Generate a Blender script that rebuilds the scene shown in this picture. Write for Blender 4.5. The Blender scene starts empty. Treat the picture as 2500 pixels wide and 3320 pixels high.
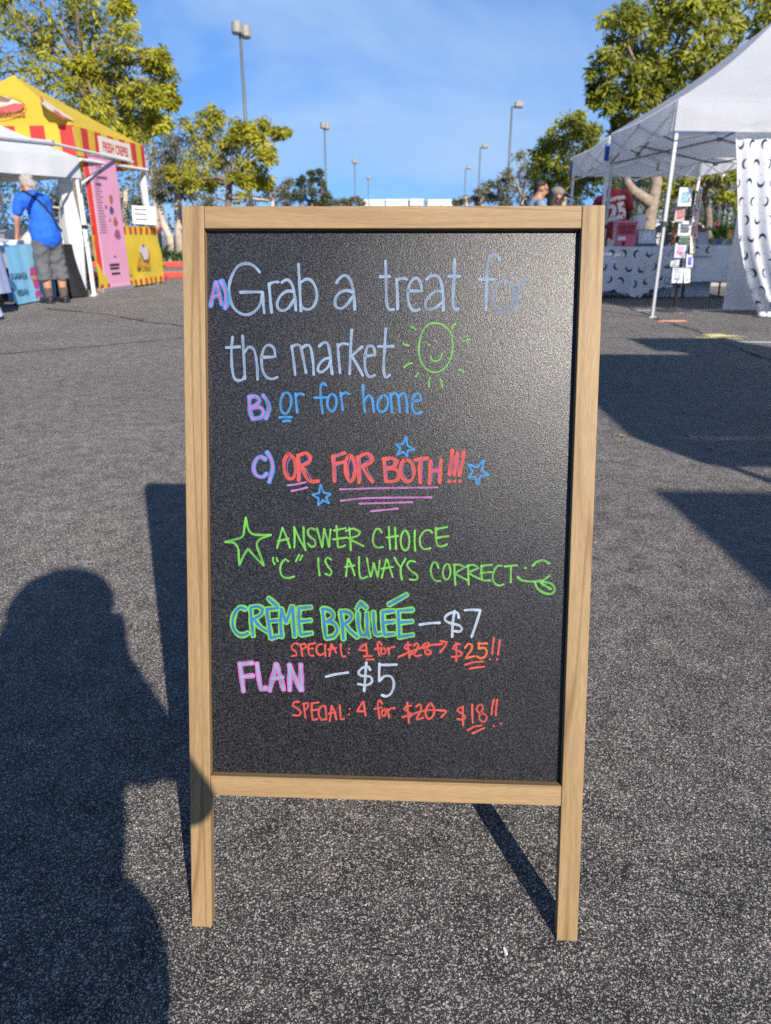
import bpy, bmesh, math, random
import numpy as np
from mathutils import Vector, Matrix, noise as mnoise

# ------------------------------------------------------------------ camera, sky, sun
S = bpy.context.scene
COL = S.collection
F_PX, CX, CY, CAM_H, PITCH = 2305.0, 1250.0, 1660.0, 0.92, math.radians(21.33)
cam = bpy.data.cameras.new("camera"); cam_o = bpy.data.objects.new("camera", cam); COL.objects.link(cam_o)
cam_o.location = (0, 0, CAM_H); cam_o.rotation_euler = (math.pi/2 - PITCH, 0, 0)
cam.sensor_fit = 'HORIZONTAL'; cam.sensor_width = 36; cam.lens = F_PX/2500*36
cam.clip_start = 0.01; cam.clip_end = 3000
cam.dof.use_dof = True; cam.dof.focus_distance = 0.93; cam.dof.aperture_fstop = 11.5
S.camera = cam_o
S.render.resolution_x, S.render.resolution_y = 771, 1024

SUN_EL, SUN_AZ = math.radians(28.4), math.radians(157.2)
w = bpy.data.worlds.new("World"); S.world = w; w.use_nodes = True
nt = w.node_tree; N = nt.nodes; L = nt.links
bg = N['Background']
sky = N.new('ShaderNodeTexSky'); sky.sky_type = 'NISHITA'; sky.sun_disc = False
sky.sun_elevation = SUN_EL; sky.sun_rotation = SUN_AZ
sky.air_density = 1.0; sky.dust_density = 0.0; sky.ozone_density = 10.0
tc = N.new('ShaderNodeTexCoord')
# look a little higher into the sky dome than the true horizon, where the coastal air is clear blue
sx_ = N.new('ShaderNodeSeparateXYZ'); L.new(tc.outputs['Generated'], sx_.inputs[0])
zz_ = N.new('ShaderNodeMapRange'); zz_.inputs[1].default_value = 0.0; zz_.inputs[2].default_value = 1.0; zz_.inputs[3].default_value = 0.16; zz_.inputs[4].default_value = 1.0; L.new(sx_.outputs[2], zz_.inputs[0])
cz_ = N.new('ShaderNodeCombineXYZ'); L.new(sx_.outputs[0], cz_.inputs[0]); L.new(sx_.outputs[1], cz_.inputs[1]); L.new(zz_.outputs[0], cz_.inputs[2])
vn_ = N.new('ShaderNodeVectorMath'); vn_.operation = 'NORMALIZE'; L.new(cz_.outputs[0], vn_.inputs[0]); L.new(vn_.outputs[0], sky.inputs[0])
def cirrus(scale, stretch, rot, lo, hi, gain):
    mp = N.new('ShaderNodeMapping'); mp.inputs['Rotation'].default_value = rot; mp.inputs['Scale'].default_value = stretch
    L.new(tc.outputs['Generated'], mp.inputs[0])
    n = N.new('ShaderNodeTexNoise'); n.inputs['Scale'].default_value = scale; n.inputs['Detail'].default_value = 7
    n.inputs['Roughness'].default_value = 0.55; n.inputs['Distortion'].default_value = 0.5
    L.new(mp.outputs[0], n.inputs[0])
    r = N.new('ShaderNodeMapRange'); r.interpolation_type = 'SMOOTHSTEP'
    r.inputs[1].default_value = lo; r.inputs[2].default_value = hi; r.inputs[4].default_value = gain
    L.new(n.outputs[0], r.inputs[0]); return r.outputs[0]
c1 = cirrus(1.7, (1.0, 1.0, 2.4), (0.2, 0.35, 0.3), 0.43, 0.72, 0.85)
mx = N.new('ShaderNodeMixRGB'); mx.inputs[2].default_value = (2.6, 3.8, 5.6, 1)
L.new(c1, mx.inputs[0]); L.new(sky.outputs[0], mx.inputs[1])
L.new(mx.outputs[0], bg.inputs[0]); bg.inputs[1].default_value = 0.116
sun = bpy.data.lights.new("sun", 'SUN'); sun.energy = 4.6; sun.angle = math.radians(0.53); sun.color = (1.0, 0.92, 0.82)
sun_o = bpy.data.objects.new("sun", sun); COL.objects.link(sun_o)
to_sun = Vector((math.sin(SUN_AZ)*math.cos(SUN_EL), math.cos(SUN_AZ)*math.cos(SUN_EL), math.sin(SUN_EL)))
sun_o.rotation_euler = to_sun.to_track_quat('Z', 'Y').to_euler(); sun_o.location = to_sun*50
S.view_settings.view_transform = 'Standard'; S.view_settings.look = 'None'
S.view_settings.exposure = 0.56; S.view_settings.gamma = 1.0
S.cycles.use_denoising = False
S.cycles.max_bounces = 8; S.cycles.sample_clamp_indirect = 4.0; w.cycles.sampling_method = 'MANUAL'; w.cycles.sample_map_resolution = 512; S.cycles.transparent_max_bounces = 6

# ------------------------------------------------------------------ measuring helpers
cp, sp = math.cos(PITCH), math.sin(PITCH)
def ray(u, v):
    a = (u-CX)/F_PX; b = (v-CY)/F_PX
    return Vector((a, cp-b*sp, -sp-b*cp))
def G(u, v, z=0.0):
    d = ray(u, v); return Vector((0, 0, CAM_H)) + d*((z-CAM_H)/d.z)
def AT(u, v, Y):
    d = ray(u, v); return Vector((0, 0, CAM_H)) + d*(Y/d.y)
PPM = lambda Y: F_PX/(Y*cp + 0.3)          # photo pixels per metre at distance Y

# ------------------------------------------------------------------ materials
MATS = {}
def mat(name, col, rough=0.6, var=0.12, scale=8.0, bump=0.0, metal=0.0, spec=0.5, trans=0.0, bscale=None, coord='Object'):
    if name in MATS: return MATS[name]
    m = bpy.data.materials.new(name); m.use_nodes = True
    n = m.node_tree.nodes; l = m.node_tree.links; p = n['Principled BSDF']
    p.inputs['Roughness'].default_value = rough; p.inputs['Metallic'].default_value = metal
    p.inputs['Specular IOR Level'].default_value = spec
    t = n.new('ShaderNodeTexCoord'); z = n.new('ShaderNodeTexNoise'); z.inputs['Scale'].default_value = scale
    z.inputs['Detail'].default_value = 5; l.new(t.outputs[coord], z.inputs[0])
    r = n.new('ShaderNodeMapRange'); r.inputs[1].default_value = 0.25; r.inputs[2].default_value = 0.75
    r.inputs[3].default_value = 1-var; r.inputs[4].default_value = 1+var; l.new(z.outputs[0], r.inputs[0])
    mu = n.new('ShaderNodeMixRGB'); mu.blend_type = 'MULTIPLY'; mu.inputs[0].default_value = 1
    mu.inputs[1].default_value = (*col, 1); l.new(r.outputs[0], mu.inputs[2]); l.new(mu.outputs[0], p.inputs['Base Color'])
    if bump:
        z2 = n.new('ShaderNodeTexNoise'); z2.inputs['Scale'].default_value = bscale or scale*4; z2.inputs['Detail'].default_value = 3
        l.new(t.outputs[coord], z2.inputs[0])
        b = n.new('ShaderNodeBump'); b.inputs['Strength'].default_value = bump; b.inputs['Distance'].default_value = 0.02
        l.new(z2.outputs[0], b.inputs['Height']); l.new(b.outputs[0], p.inputs['Normal'])
    if trans:
        tr = n.new('ShaderNodeBsdfTranslucent'); l.new(mu.outputs[0], tr.inputs[0])
        ms = n.new('ShaderNodeMixShader'); ms.inputs[0].default_value = trans
        l.new(p.outputs[0], ms.inputs[1]); l.new(tr.outputs[0], ms.inputs[2]); l.new(ms.outputs[0], n['Material Output'].inputs[0])
    MATS[name] = m; return m

def math_node(n, l, op, a, b=None):
    m = n.new('ShaderNodeMath'); m.operation = op
    for i, x in enumerate((a, b)):
        if x is None: continue
        if isinstance(x, (int, float)): m.inputs[i].default_value = x
        else: l.new(x, m.inputs[i])
    return m.outputs[0]

def wood_mat(name, axis):
    """pale oiled pine, grain running along local axis 0 (x) or 2 (z)"""
    m = bpy.data.materials.new(name); m.use_nodes = True
    n = m.node_tree.nodes; l = m.node_tree.links; p = n['Principled BSDF']
    t = n.new('ShaderNodeTexCoord'); oi = n.new('ShaderNodeObjectInfo')
    def mapped(sc):
        mp = n.new('ShaderNodeMapping'); mp.inputs['Scale'].default_value = sc
        l.new(t.outputs['Object'], mp.inputs[0]); 
        ad = n.new('ShaderNodeVectorMath'); ad.operation = 'ADD'; l.new(mp.outputs[0], ad.inputs[0])
        cmb = n.new('ShaderNodeCombineXYZ'); rr = math_node(n, l, 'MULTIPLY', oi.outputs['Random'], 37.0)
        for i in range(3): l.new(rr, cmb.inputs[i])
        l.new(cmb.outputs[0], ad.inputs[1]); return ad.outputs[0]
    lo, hi = (2.2, 46) ; sc = [hi, hi, hi]; sc[axis] = lo
    n1 = n.new('ShaderNodeTexNoise'); n1.inputs['Scale'].default_value = 1.0; n1.inputs['Detail'].default_value = 4
    n1.inputs['Distortion'].default_value = 0.6; l.new(mapped(sc), n1.inputs[0])
    sc2 = [900]*3; sc2[axis] = 60
    n2 = n.new('ShaderNodeTexNoise'); n2.inputs['Scale'].default_value = 1.0; n2.inputs['Detail'].default_value = 2; l.new(mapped(sc2), n2.inputs[0])
    sc3 = [26]*3; sc3[axis] = 0.9
    n3 = n.new('ShaderNodeTexNoise'); n3.inputs['Scale'].default_value = 1.0; n3.inputs['Detail'].default_value = 1; l.new(mapped(sc3), n3.inputs[0])
    cr = n.new('ShaderNodeValToRGB'); e = cr.color_ramp.elements
    e[0].position = 0.30; e[0].color = (0.195, 0.124, 0.056, 1); e[1].position = 0.66; e[1].color = (0.318, 0.212, 0.100, 1)
    x = e.new(0.47); x.color = (0.280, 0.183, 0.085, 1); l.new(n1.outputs[0], cr.inputs[0])
    # one or two long darker heart streaks
    st = n.new('ShaderNodeMapRange'); st.inputs[1].default_value = 0.48; st.inputs[2].default_value = 0.505; st.interpolation_type = 'SMOOTHSTEP'; l.new(n3.outputs[0], st.inputs[0])
    st2 = n.new('ShaderNodeMapRange'); st2.inputs[1].default_value = 0.505; st2.inputs[2].default_value = 0.53; st2.interpolation_type = 'SMOOTHSTEP'; l.new(n3.outputs[0], st2.inputs[0])
    streak = math_node(n, l, 'SUBTRACT', st.outputs[0], st2.outputs[0])
    mx1 = n.new('ShaderNodeMixRGB'); mx1.blend_type = 'MULTIPLY'; mx1.inputs[2].default_value = (0.58, 0.50, 0.43, 1)
    l.new(math_node(n, l, 'MULTIPLY', streak, 0.75), mx1.inputs[0]); l.new(cr.outputs[0], mx1.inputs[1])
    fr = n.new('ShaderNodeMapRange'); fr.inputs[1].default_value = 0.3; fr.inputs[2].default_value = 0.7; fr.inputs[3].default_value = 0.86; fr.inputs[4].default_value = 1.12; l.new(n2.outputs[0], fr.inputs[0])
    mx2 = n.new('ShaderNodeMixRGB'); mx2.blend_type = 'MULTIPLY'; mx2.inputs[0].default_value = 1
    l.new(mx1.outputs[0], mx2.inputs[1]); l.new(fr.outputs[0], mx2.inputs[2]); l.new(mx2.outputs[0], p.inputs['Base Color'])
    b = n.new('ShaderNodeBump'); b.inputs['Strength'].default_value = 0.45; b.inputs['Distance'].default_value = 0.0006
    l.new(n2.outputs[0], b.inputs['Height']); l.new(b.outputs[0], p.inputs['Normal'])
    p.inputs['Roughness'].default_value = 0.55; p.inputs['Specular IOR Level'].default_value = 0.35
    MATS[name] = m; return m
WOOD_V, WOOD_H = wood_mat("pine_upright", 2), wood_mat("pine_rail", 0)

def board_mat():
    m = bpy.data.materials.new("black_grained_board"); m.use_nodes = True
    n = m.node_tree.nodes; l = m.node_tree.links; p = n['Principled BSDF']
    t = n.new('ShaderNodeTexCoord')
    n1 = n.new('ShaderNodeTexNoise'); n1.inputs['Scale'].default_value = 760; n1.inputs['Detail'].default_value = 2.0; n1.inputs['Roughness'].default_value = 0.7; l.new(t.outputs['Object'], n1.inputs[0])
    n2 = n.new('ShaderNodeTexNoise'); n2.inputs['Scale'].default_value = 9; n2.inputs['Detail'].default_value = 4; l.new(t.outputs['Object'], n2.inputs[0])
    b = n.new('ShaderNodeBump'); b.inputs['Strength'].default_value = 0.42; b.inputs['Distance'].default_value = 0.0007
    l.new(n1.outputs[0], b.inputs['Height']); l.new(b.outputs[0], p.inputs['Normal'])
    r = n.new('ShaderNodeMapRange'); r.inputs[1].default_value = 0.3; r.inputs[2].default_value = 0.7; r.inputs[3].default_value = 0.265; r.inputs[4].default_value = 0.32; l.new(n2.outputs[0], r.inputs[0]); l.new(r.outputs[0], p.inputs['Roughness'])
    cr = n.new('ShaderNodeValToRGB'); e = cr.color_ramp.elements
    e[0].position = 0.46; e[0].color = (0.003, 0.003, 0.004, 1); e[1].position = 0.74; e[1].color = (0.075, 0.075, 0.080, 1); l.new(n1.outputs[0], cr.inputs[0]); l.new(cr.outputs[0], p.inputs['Base Color'])
    nc = n.new('ShaderNodeTexNoise'); nc.inputs['Scale'].default_value = 480; nc.inputs['Detail'].default_value = 0; l.new(t.outputs['Object'], nc.inputs[0])
    hs = n.new('ShaderNodeHueSaturation'); hs.inputs['Saturation'].default_value = 0.4; hs.inputs['Value'].default_value = 1.5; l.new(nc.outputs[1], hs.inputs['Color'])
    l.new(hs.outputs[0], p.inputs['Specular Tint'])
    p.inputs['Specular IOR Level'].default_value = 0.46
    return m

def marker_mat(name, col, wear=0.35):
    m = bpy.data.materials.new(name); m.use_nodes = True
    n = m.node_tree.nodes; l = m.node_tree.links; p = n['Principled BSDF']
    t = n.new('ShaderNodeTexCoord')
    n1 = n.new('ShaderNodeTexNoise'); n1.inputs['Scale'].default_value = 700; n1.inputs['Detail'].default_value = 2; l.new(t.outputs['Object'], n1.inputs[0])
    n2 = n.new('ShaderNodeTexNoise'); n2.inputs['Scale'].default_value = 38; n2.inputs['Detail'].default_value = 3; l.new(t.outputs['Object'], n2.inputs[0])
    a = math_node(n, l, 'ADD', math_node(n, l, 'MULTIPLY', n1.outputs[0], 0.55), math_node(n, l, 'MULTIPLY', n2.outputs[0], 0.9))
    r = n.new('ShaderNodeMapRange'); r.inputs[1].default_value = 0.55; r.inputs[2].default_value = 0.85; r.inputs[3].default_value = wear; l.new(a, r.inputs[0])
    mx = n.new('ShaderNodeMixRGB'); mx.inputs[1].default_value = (col[0]*1.0, col[1]*1.0, col[2]*1.0, 1); mx.inputs[2].default_value = (0.03, 0.03, 0.035, 1)
    inv = math_node(n, l, 'SUBTRACT', wear+0.02, math_node(n, l, 'MULTIPLY', r.outputs[0], wear))
    ink = n.new('ShaderNodeAttribute'); ink.attribute_name = 'ink'          # how much paint the pen left along the stroke
    l.new(math_node(n, l, 'MINIMUM', math_node(n, l, 'ADD', inv, math_node(n, l, 'SUBTRACT', 1.0, ink.outputs['Fac'])), 0.88), mx.inputs[0])
    l.new(mx.outputs[0], p.inputs['Base Color'])
    b = n.new('ShaderNodeBump'); b.inputs['Strength'].default_value = 0.5; b.inputs['Distance'].default_value = 0.0005
    l.new(n1.outputs[0], b.inputs['Height']); l.new(b.outputs[0], p.inputs['Normal'])
    p.inputs['Roughness'].default_value = 0.6; p.inputs['Specular IOR Level'].default_value = 0.3
    return m

def asphalt_mat():
    m = bpy.data.materials.new("worn_asphalt"); m.use_nodes = True
    n = m.node_tree.nodes; l = m.node_tree.links; p = n['Principled BSDF']
    t = n.new('ShaderNodeTexCoord')
    wob = n.new('ShaderNodeTexNoise'); wob.inputs['Scale'].default_value = 160; wob.inputs['Detail'].default_value = 1; l.new(t.outputs['Object'], wob.inputs[0])
    wv = n.new('ShaderNodeVectorMath'); wv.operation = 'SCALE'; wv.inputs['Scale'].default_value = 0.006; l.new(wob.outputs[1], wv.inputs[0])
    pos = n.new('ShaderNodeVectorMath'); pos.operation = 'ADD'; l.new(t.outputs['Object'], pos.inputs[0]); l.new(wv.outputs[0], pos.inputs[1])
    def stones(scale, r0, r1, keep):
        v = n.new('ShaderNodeTexVoronoi'); v.inputs['Scale'].default_value = scale; l.new(pos.outputs[0], v.inputs[0])
        sep = n.new('ShaderNodeSeparateColor'); l.new(v.outputs['Color'], sep.inputs[0])
        rad = n.new('ShaderNodeMapRange'); rad.inputs[3].default_value = r0; rad.inputs[4].default_value = r1; l.new(sep.outputs[0], rad.inputs[0])
        d = math_node(n, l, 'SUBTRACT', rad.outputs[0], v.outputs['Distance'])
        s = n.new('ShaderNodeMapRange'); s.inputs[1].default_value = 0.0; s.inputs[2].default_value = 0.13; l.new(d, s.inputs[0])
        k = math_node(n, l, 'LESS_THAN', sep.outputs[1], keep)
        return math_node(n, l, 'MULTIPLY', s.outputs[0], k), sep
    s1, c1_ = stones(195, 0.17, 0.49, 0.90)
    s2, c2_ = stones(430, 0.27, 0.64, 0.94)
    s3, c3_ = stones(92, 0.10, 0.42, 0.16)
    def tone(sep, dark, light):
        cr = n.new('ShaderNodeValToRGB'); e = cr.color_ramp.elements
        e[0].position = 0.0; e[0].color = (*dark, 1); e[1].position = 1.0; e[1].color = (*light, 1)
        a = e.new(0.45); a.color = tuple((x+y)*0.42 for x, y in zip(dark, light)) + (1,)
        a = e.new(0.8); a.color = (0.40, 0.335, 0.28, 1)
        l.new(sep.outputs[2], cr.inputs[0]); return cr.outputs[0]
    big = n.new('ShaderNodeTexNoise'); big.inputs['Scale'].default_value = 1.1; big.inputs['Detail'].default_value = 6; big.inputs['Roughness'].default_value = 0.62; l.new(t.outputs['Object'], big.inputs[0])
    mid = n.new('ShaderNodeTexNoise'); mid.inputs['Scale'].default_value = 14; mid.inputs['Detail'].default_value = 4; l.new(t.outputs['Object'], mid.inputs[0])
    base = n.new('ShaderNodeValToRGB'); e = base.color_ramp.elements
    e[0].position = 0.35; e[0].color = (0.012, 0.0115, 0.011, 1); e[1].position = 0.7; e[1].color = (0.040, 0.037, 0.034, 1); l.new(mid.outputs[0], base.inputs[0])
    # bitumen worn off the stones by varying amounts
    worn = n.new('ShaderNodeMapRange'); worn.inputs[1].default_value = 0.30; worn.inputs[2].default_value = 0.62; worn.inputs[3].default_value = 0.68; worn.inputs[4].default_value = 1.0; l.new(mid.outputs[0], worn.inputs[0])
    c = base.outputs[0]
    for s, sep, dk, lt in ((s2, c2_, (0.10, 0.096, 0.09), (0.47, 0.45, 0.42)), (s1, c1_, (0.12, 0.115, 0.11), (0.62, 0.595, 0.55)), (s3, c3_, (0.13, 0.125, 0.12), (0.50, 0.48, 0.45))):
        mx = n.new('ShaderNodeMixRGB'); l.new(math_node(n, l, 'MULTIPLY', s, worn.outputs[0]), mx.inputs[0]); l.new(c, mx.inputs[1]); l.new(tone(sep, dk, lt), mx.inputs[2]); c = mx.outputs[0]
    # broad wear, and older patches further off
    bw = n.new('ShaderNodeMapRange'); bw.inputs[1].default_value = 0.3; bw.inputs[2].default_value = 0.7; bw.inputs[3].default_value = 0.98; bw.inputs[4].default_value = 1.42; l.new(big.outputs[0], bw.inputs[0])
    mx = n.new('ShaderNodeMixRGB'); mx.blend_type = 'MULTIPLY'; mx.inputs[0].default_value = 1; l.new(c, mx.inputs[1]); l.new(bw.outputs[0], mx.inputs[2])
    st = n.new('ShaderNodeTexNoise'); st.inputs['Scale'].default_value = 3.1; st.inputs['Detail'].default_value = 5; st.inputs['Roughness'].default_value = 0.6; l.new(t.outputs['Object'], st.inputs[0])
    so_ = n.new('ShaderNodeMapRange'); so_.interpolation_type = 'SMOOTHSTEP'; so_.inputs[1].default_value = 0.64; so_.inputs[2].default_value = 0.74; so_.inputs[4].default_value = 0.45; l.new(st.outputs[0], so_.inputs[0])
    mo = n.new('ShaderNodeMixRGB'); mo.inputs[2].default_value = (0.022, 0.021, 0.020, 1); l.new(so_.outputs[0], mo.inputs[0]); l.new(mx.outputs[0], mo.inputs[1])     # old oil stains
    l.new(mo.outputs[0], p.inputs['Base Color'])
    hgt = math_node(n, l, 'ADD', math_node(n, l, 'MULTIPLY', s1, 1.0), math_node(n, l, 'ADD', math_node(n, l, 'MULTIPLY', s2, 0.5), math_node(n, l, 'MULTIPLY', s3, 1.2)))
    b = n.new('ShaderNodeBump'); b.inputs['Strength'].default_value = 0.8; b.inputs['Distance'].default_value = 0.0022
    l.new(hgt, b.inputs['Height']); l.new(b.outputs[0], p.inputs['Normal'])
    p.inputs['Roughness'].default_value = 0.72; p.inputs['Specular IOR Level'].default_value = 0.4; p.inputs['Diffuse Roughness'].default_value = 1.0
    return m

def moon_mat(cell=0.192, base=(0.76, 0.77, 0.80)):
    """white cotton printed with navy crescents and little tan dots; UVs are in metres"""
    m = bpy.data.materials.new("moon_print_cotton"); m.use_nodes = True
    n = m.node_tree.nodes; l = m.node_tree.links; p = n['Principled BSDF']
    uv = n.new('ShaderNodeUVMap')
    sc = n.new('ShaderNodeVectorMath'); sc.operation = 'SCALE'; sc.inputs['Scale'].default_value = 1/cell; l.new(uv.outputs[0], sc.inputs[0])
    sep = n.new('ShaderNodeSeparateXYZ'); l.new(sc.outputs[0], sep.inputs[0])
    row = math_node(n, l, 'FLOOR', sep.outputs[1]); 
    xo = math_node(n, l, 'ADD', sep.outputs[0], math_node(n, l, 'MULTIPLY', row, 0.5))
    cmb = n.new('ShaderNodeCombineXYZ'); l.new(math_node(n, l, 'FLOOR', xo), cmb.inputs[0]); l.new(row, cmb.inputs[1])
    wn = n.new('ShaderNodeTexWhiteNoise'); wn.noise_dimensions = '2D'; l.new(cmb.outputs[0], wn.inputs[0])
    lx = math_node(n, l, 'SUBTRACT', math_node(n, l, 'FRACT', xo), 0.5); ly = math_node(n, l, 'SUBTRACT', math_node(n, l, 'FRACT', sep.outputs[1]), 0.5)
    ang = math_node(n, l, 'MULTIPLY', wn.outputs[0], 6.283)
    def dist(ox, oy):
        return math_node(n, l, 'SQRT', math_node(n, l, 'ADD', math_node(n, l, 'POWER', math_node(n, l, 'SUBTRACT', lx, ox), 2.0), math_node(n, l, 'POWER', math_node(n, l, 'SUBTRACT', ly, oy), 2.0)))
    d1 = dist(0.0, 0.0)
    d2 = dist(math_node(n, l, 'MULTIPLY', math_node(n, l, 'COSINE', ang), 0.135), math_node(n, l, 'MULTIPLY', math_node(n, l, 'SINE', ang), 0.135))
    moon = math_node(n, l, 'MULTIPLY', math_node(n, l, 'LESS_THAN', d1, 0.265), math_node(n, l, 'GREATER_THAN', d2, 0.225))
    d3 = dist(math_node(n, l, 'MULTIPLY', math_node(n, l, 'COSINE', ang), 0.42), math_node(n, l, 'MULTIPLY', math_node(n, l, 'SINE', ang), 0.42))
    dot = math_node(n, l, 'LESS_THAN', d3, 0.04)
    m1 = n.new('ShaderNodeMixRGB'); m1.inputs[1].default_value = (*base, 1); m1.inputs[2].default_value = (0.45, 0.30, 0.19, 1); l.new(dot, m1.inputs[0])
    m2 = n.new('ShaderNodeMixRGB'); m2.inputs[2].default_value = (0.028, 0.045, 0.095, 1); l.new(moon, m2.inputs[0]); l.new(m1.outputs[0], m2.inputs[1])
    l.new(m2.outputs[0], p.inputs['Base Color']); p.inputs['Roughness'].default_value = 0.85; p.inputs['Specular IOR Level'].default_value = 0.2
    tr = n.new('ShaderNodeBsdfTranslucent'); l.new(m2.outputs[0], tr.inputs[0])
    ms = n.new('ShaderNodeMixShader'); ms.inputs[0].default_value = 0.22
    l.new(p.outputs[0], ms.inputs[1]); l.new(tr.outputs[0], ms.inputs[2]); l.new(ms.outputs[0], n['Material Output'].inputs[0])
    return m

def leaf_mat(name, dark, light, trans=0.35):
    m = bpy.data.materials.new(name); m.use_nodes = True
    n = m.node_tree.nodes; l = m.node_tree.links; p = n['Principled BSDF']
    at = n.new('ShaderNodeAttribute'); at.attribute_name = 'tint'
    cr = n.new('ShaderNodeValToRGB'); e = cr.color_ramp.elements
    e[0].color = (*dark, 1); e[1].color = (*light, 1); l.new(at.outputs['Fac'], cr.inputs[0])
    l.new(cr.outputs[0], p.inputs['Base Color']); p.inputs['Roughness'].default_value = 0.45; p.inputs['Specular IOR Level'].default_value = 0.35
    tr = n.new('ShaderNodeBsdfTranslucent'); l.new(cr.outputs[0], tr.inputs[0])
    ms = n.new('ShaderNodeMixShader'); ms.inputs[0].default_value = trans
    l.new(p.outputs[0], ms.inputs[1]); l.new(tr.outputs[0], ms.inputs[2]); l.new(ms.outputs[0], n['Material Output'].inputs[0])
    return m

# ------------------------------------------------------------------ mesh + object helpers
def tag(o, label=None, cat=None, group=None, kind=None):
    for k, v in (('label', label), ('category', cat), ('group', group), ('kind', kind)):
        if v: o[k] = v
    return o
def empty(name, loc, rz=0.0, label=None, cat=None, group=None):
    o = bpy.data.objects.new(name, None); COL.objects.link(o); o.empty_display_size = 0.1
    o.location = loc; o.rotation_euler = (0, 0, rz)
    return tag(o, label, cat, group)
def copy_tree(o, parent=None):
    c = o.copy(); COL.objects.link(c)
    if parent: c.parent = parent
    for ch in [x for x in COL.objects if x.parent == o]: copy_tree(ch, c)
    return c

class MB:
    def __init__(s): s.v = []; s.f = []; s.m = []; s.uv = None
    def add(s, vs, fs, mi=0):
        o = len(s.v); s.v += [tuple(x) for x in vs]; s.f += [tuple(o+i for i in f) for f in fs]; s.m += [mi]*len(fs); return s
    def box(s, c, d, R=None, mi=0):
        hx, hy, hz = d[0]/2, d[1]/2, d[2]/2
        P = [Vector((x, y, z)) for z in (-hz, hz) for y in (-hy, hy) for x in (-hx, hx)]
        if R is not None: P = [R @ q for q in P]
        c = Vector(c)
        return s.add([q+c for q in P], [(0,2,3,1),(4,5,7,6),(0,1,5,4),(2,6,7,3),(0,4,6,2),(1,3,7,5)], mi)
    def tube(s, p0, p1, r0, r1=None, n=10, mi=0, cap=True):
        p0, p1 = Vector(p0), Vector(p1); r1 = r0 if r1 is None else r1
        z = (p1-p0).normalized(); x = z.orthogonal().normalized(); y = z.cross(x)
        vs = []
        for p, r in ((p0, r0), (p1, r1)):
            for i in range(n):
                a = 2*math.pi*i/n; vs.append(p + x*(math.cos(a)*r) + y*(math.sin(a)*r))
        fs = [(i, (i+1) % n, n+(i+1) % n, n+i) for i in range(n)]
        if cap: fs += [tuple(range(n-1, -1, -1)), tuple(range(n, 2*n))]
        return s.add(vs, fs, mi)
    def path(s, pts, rs, n=8, mi=0):
        pts = [Vector(p) for p in pts]
        vs = []; x = None
        for i, p in enumerate(pts):
            d = (pts[min(i+1, len(pts)-1)] - pts[max(i-1, 0)]).normalized()
            x = (x - d*x.dot(d)).normalized() if x is not None else d.orthogonal().normalized()
            y = d.cross(x)
            for k in range(n):
                a = 2*math.pi*k/n; vs.append(p + x*(math.cos(a)*rs[i]) + y*(math.sin(a)*rs[i]))
        fs = []
        for i in range(len(pts)-1):
            for k in range(n): fs.append((i*n+k, i*n+(k+1) % n, (i+1)*n+(k+1) % n, (i+1)*n+k))
        fs += [tuple(range(n-1, -1, -1)), tuple((len(pts)-1)*n+k for k in range(n))]
        return s.add(vs, fs, mi)
    def grid(s, fn, nu, nv, mi=0, uvfn=None):
        o = len(s.v)
        for j in range(nv+1):
            for i in range(nu+1): s.v.append(tuple(fn(i/nu, j/nv)))
        for j in range(nv):
            for i in range(nu):
                a = o + j*(nu+1)+i; s.f.append((a, a+1, a+nu+2, a+nu+1)); s.m.append(mi)
        if uvfn:
            if s.uv is None: s.uv = {}
            for j in range(nv+1):
                for i in range(nu+1): s.uv[o+j*(nu+1)+i] = uvfn(i/nu, j/nv)
        return s
    def build(s, name, mats, parent=None, smooth=False, bevel=0.0, solid=0.0, M=None):
        me = bpy.data.meshes.new(name); me.from_pydata(s.v, [], s.f)
        for m in (mats if isinstance(mats, (list, tuple)) else [mats]): me.materials.append(m)
        me.polygons.foreach_set('material_index', s.m)
        if smooth: me.polygons.foreach_set('use_smooth', [True]*len(s.f))
        if s.uv:
            ul = me.uv_layers.new(name='UVMap')
            for lp in me.loops: ul.data[lp.index].uv = s.uv.get(lp.vertex_index, (0, 0))
        me.update()
        o = bpy.data.objects.new(name, me); COL.objects.link(o)
        if parent: o.parent = parent
        if M is not None: o.matrix_local = M
        if bevel:
            b = o.modifiers.new('bevel', 'BEVEL'); b.width = bevel; b.segments = 2; b.limit_method = 'ANGLE'
        if solid:
            b = o.modifiers.new('thickness', 'SOLIDIFY'); b.thickness = solid; b.offset = 0
        return o
    def recalc(s): return s

def real(o):
    """bake an object's modifiers into its mesh"""
    dg = bpy.context.evaluated_depsgraph_get(); dg.update()
    me = bpy.data.meshes.new_from_object(o.evaluated_get(dg)); old = o.data; me.name = old.name
    o.modifiers.clear(); o.data = me
    return o
def text_mesh(name, body, size, m, parent, M, depth=0.0, bold=0.0, align='CENTER', xscale=1.0):
    c = bpy.data.curves.new(name, 'FONT'); c.body = body; c.size = size; c.extrude = depth; c.offset = bold
    c.align_x = align; c.align_y = 'CENTER'; c.resolution_u = 3
    t = bpy.data.objects.new(name, c); COL.objects.link(t)
    dg = bpy.context.evaluated_depsgraph_get(); dg.update()
    me = bpy.data.meshes.new_from_object(t.evaluated_get(dg)); bpy.data.objects.remove(t)
    me.materials.clear(); me.materials.append(m)
    o = bpy.data.objects.new(name, me); COL.objects.link(o); o.parent = parent
    o.matrix_local = M @ Matrix.Diagonal((xscale, 1, 1, 1)); return o
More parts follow.
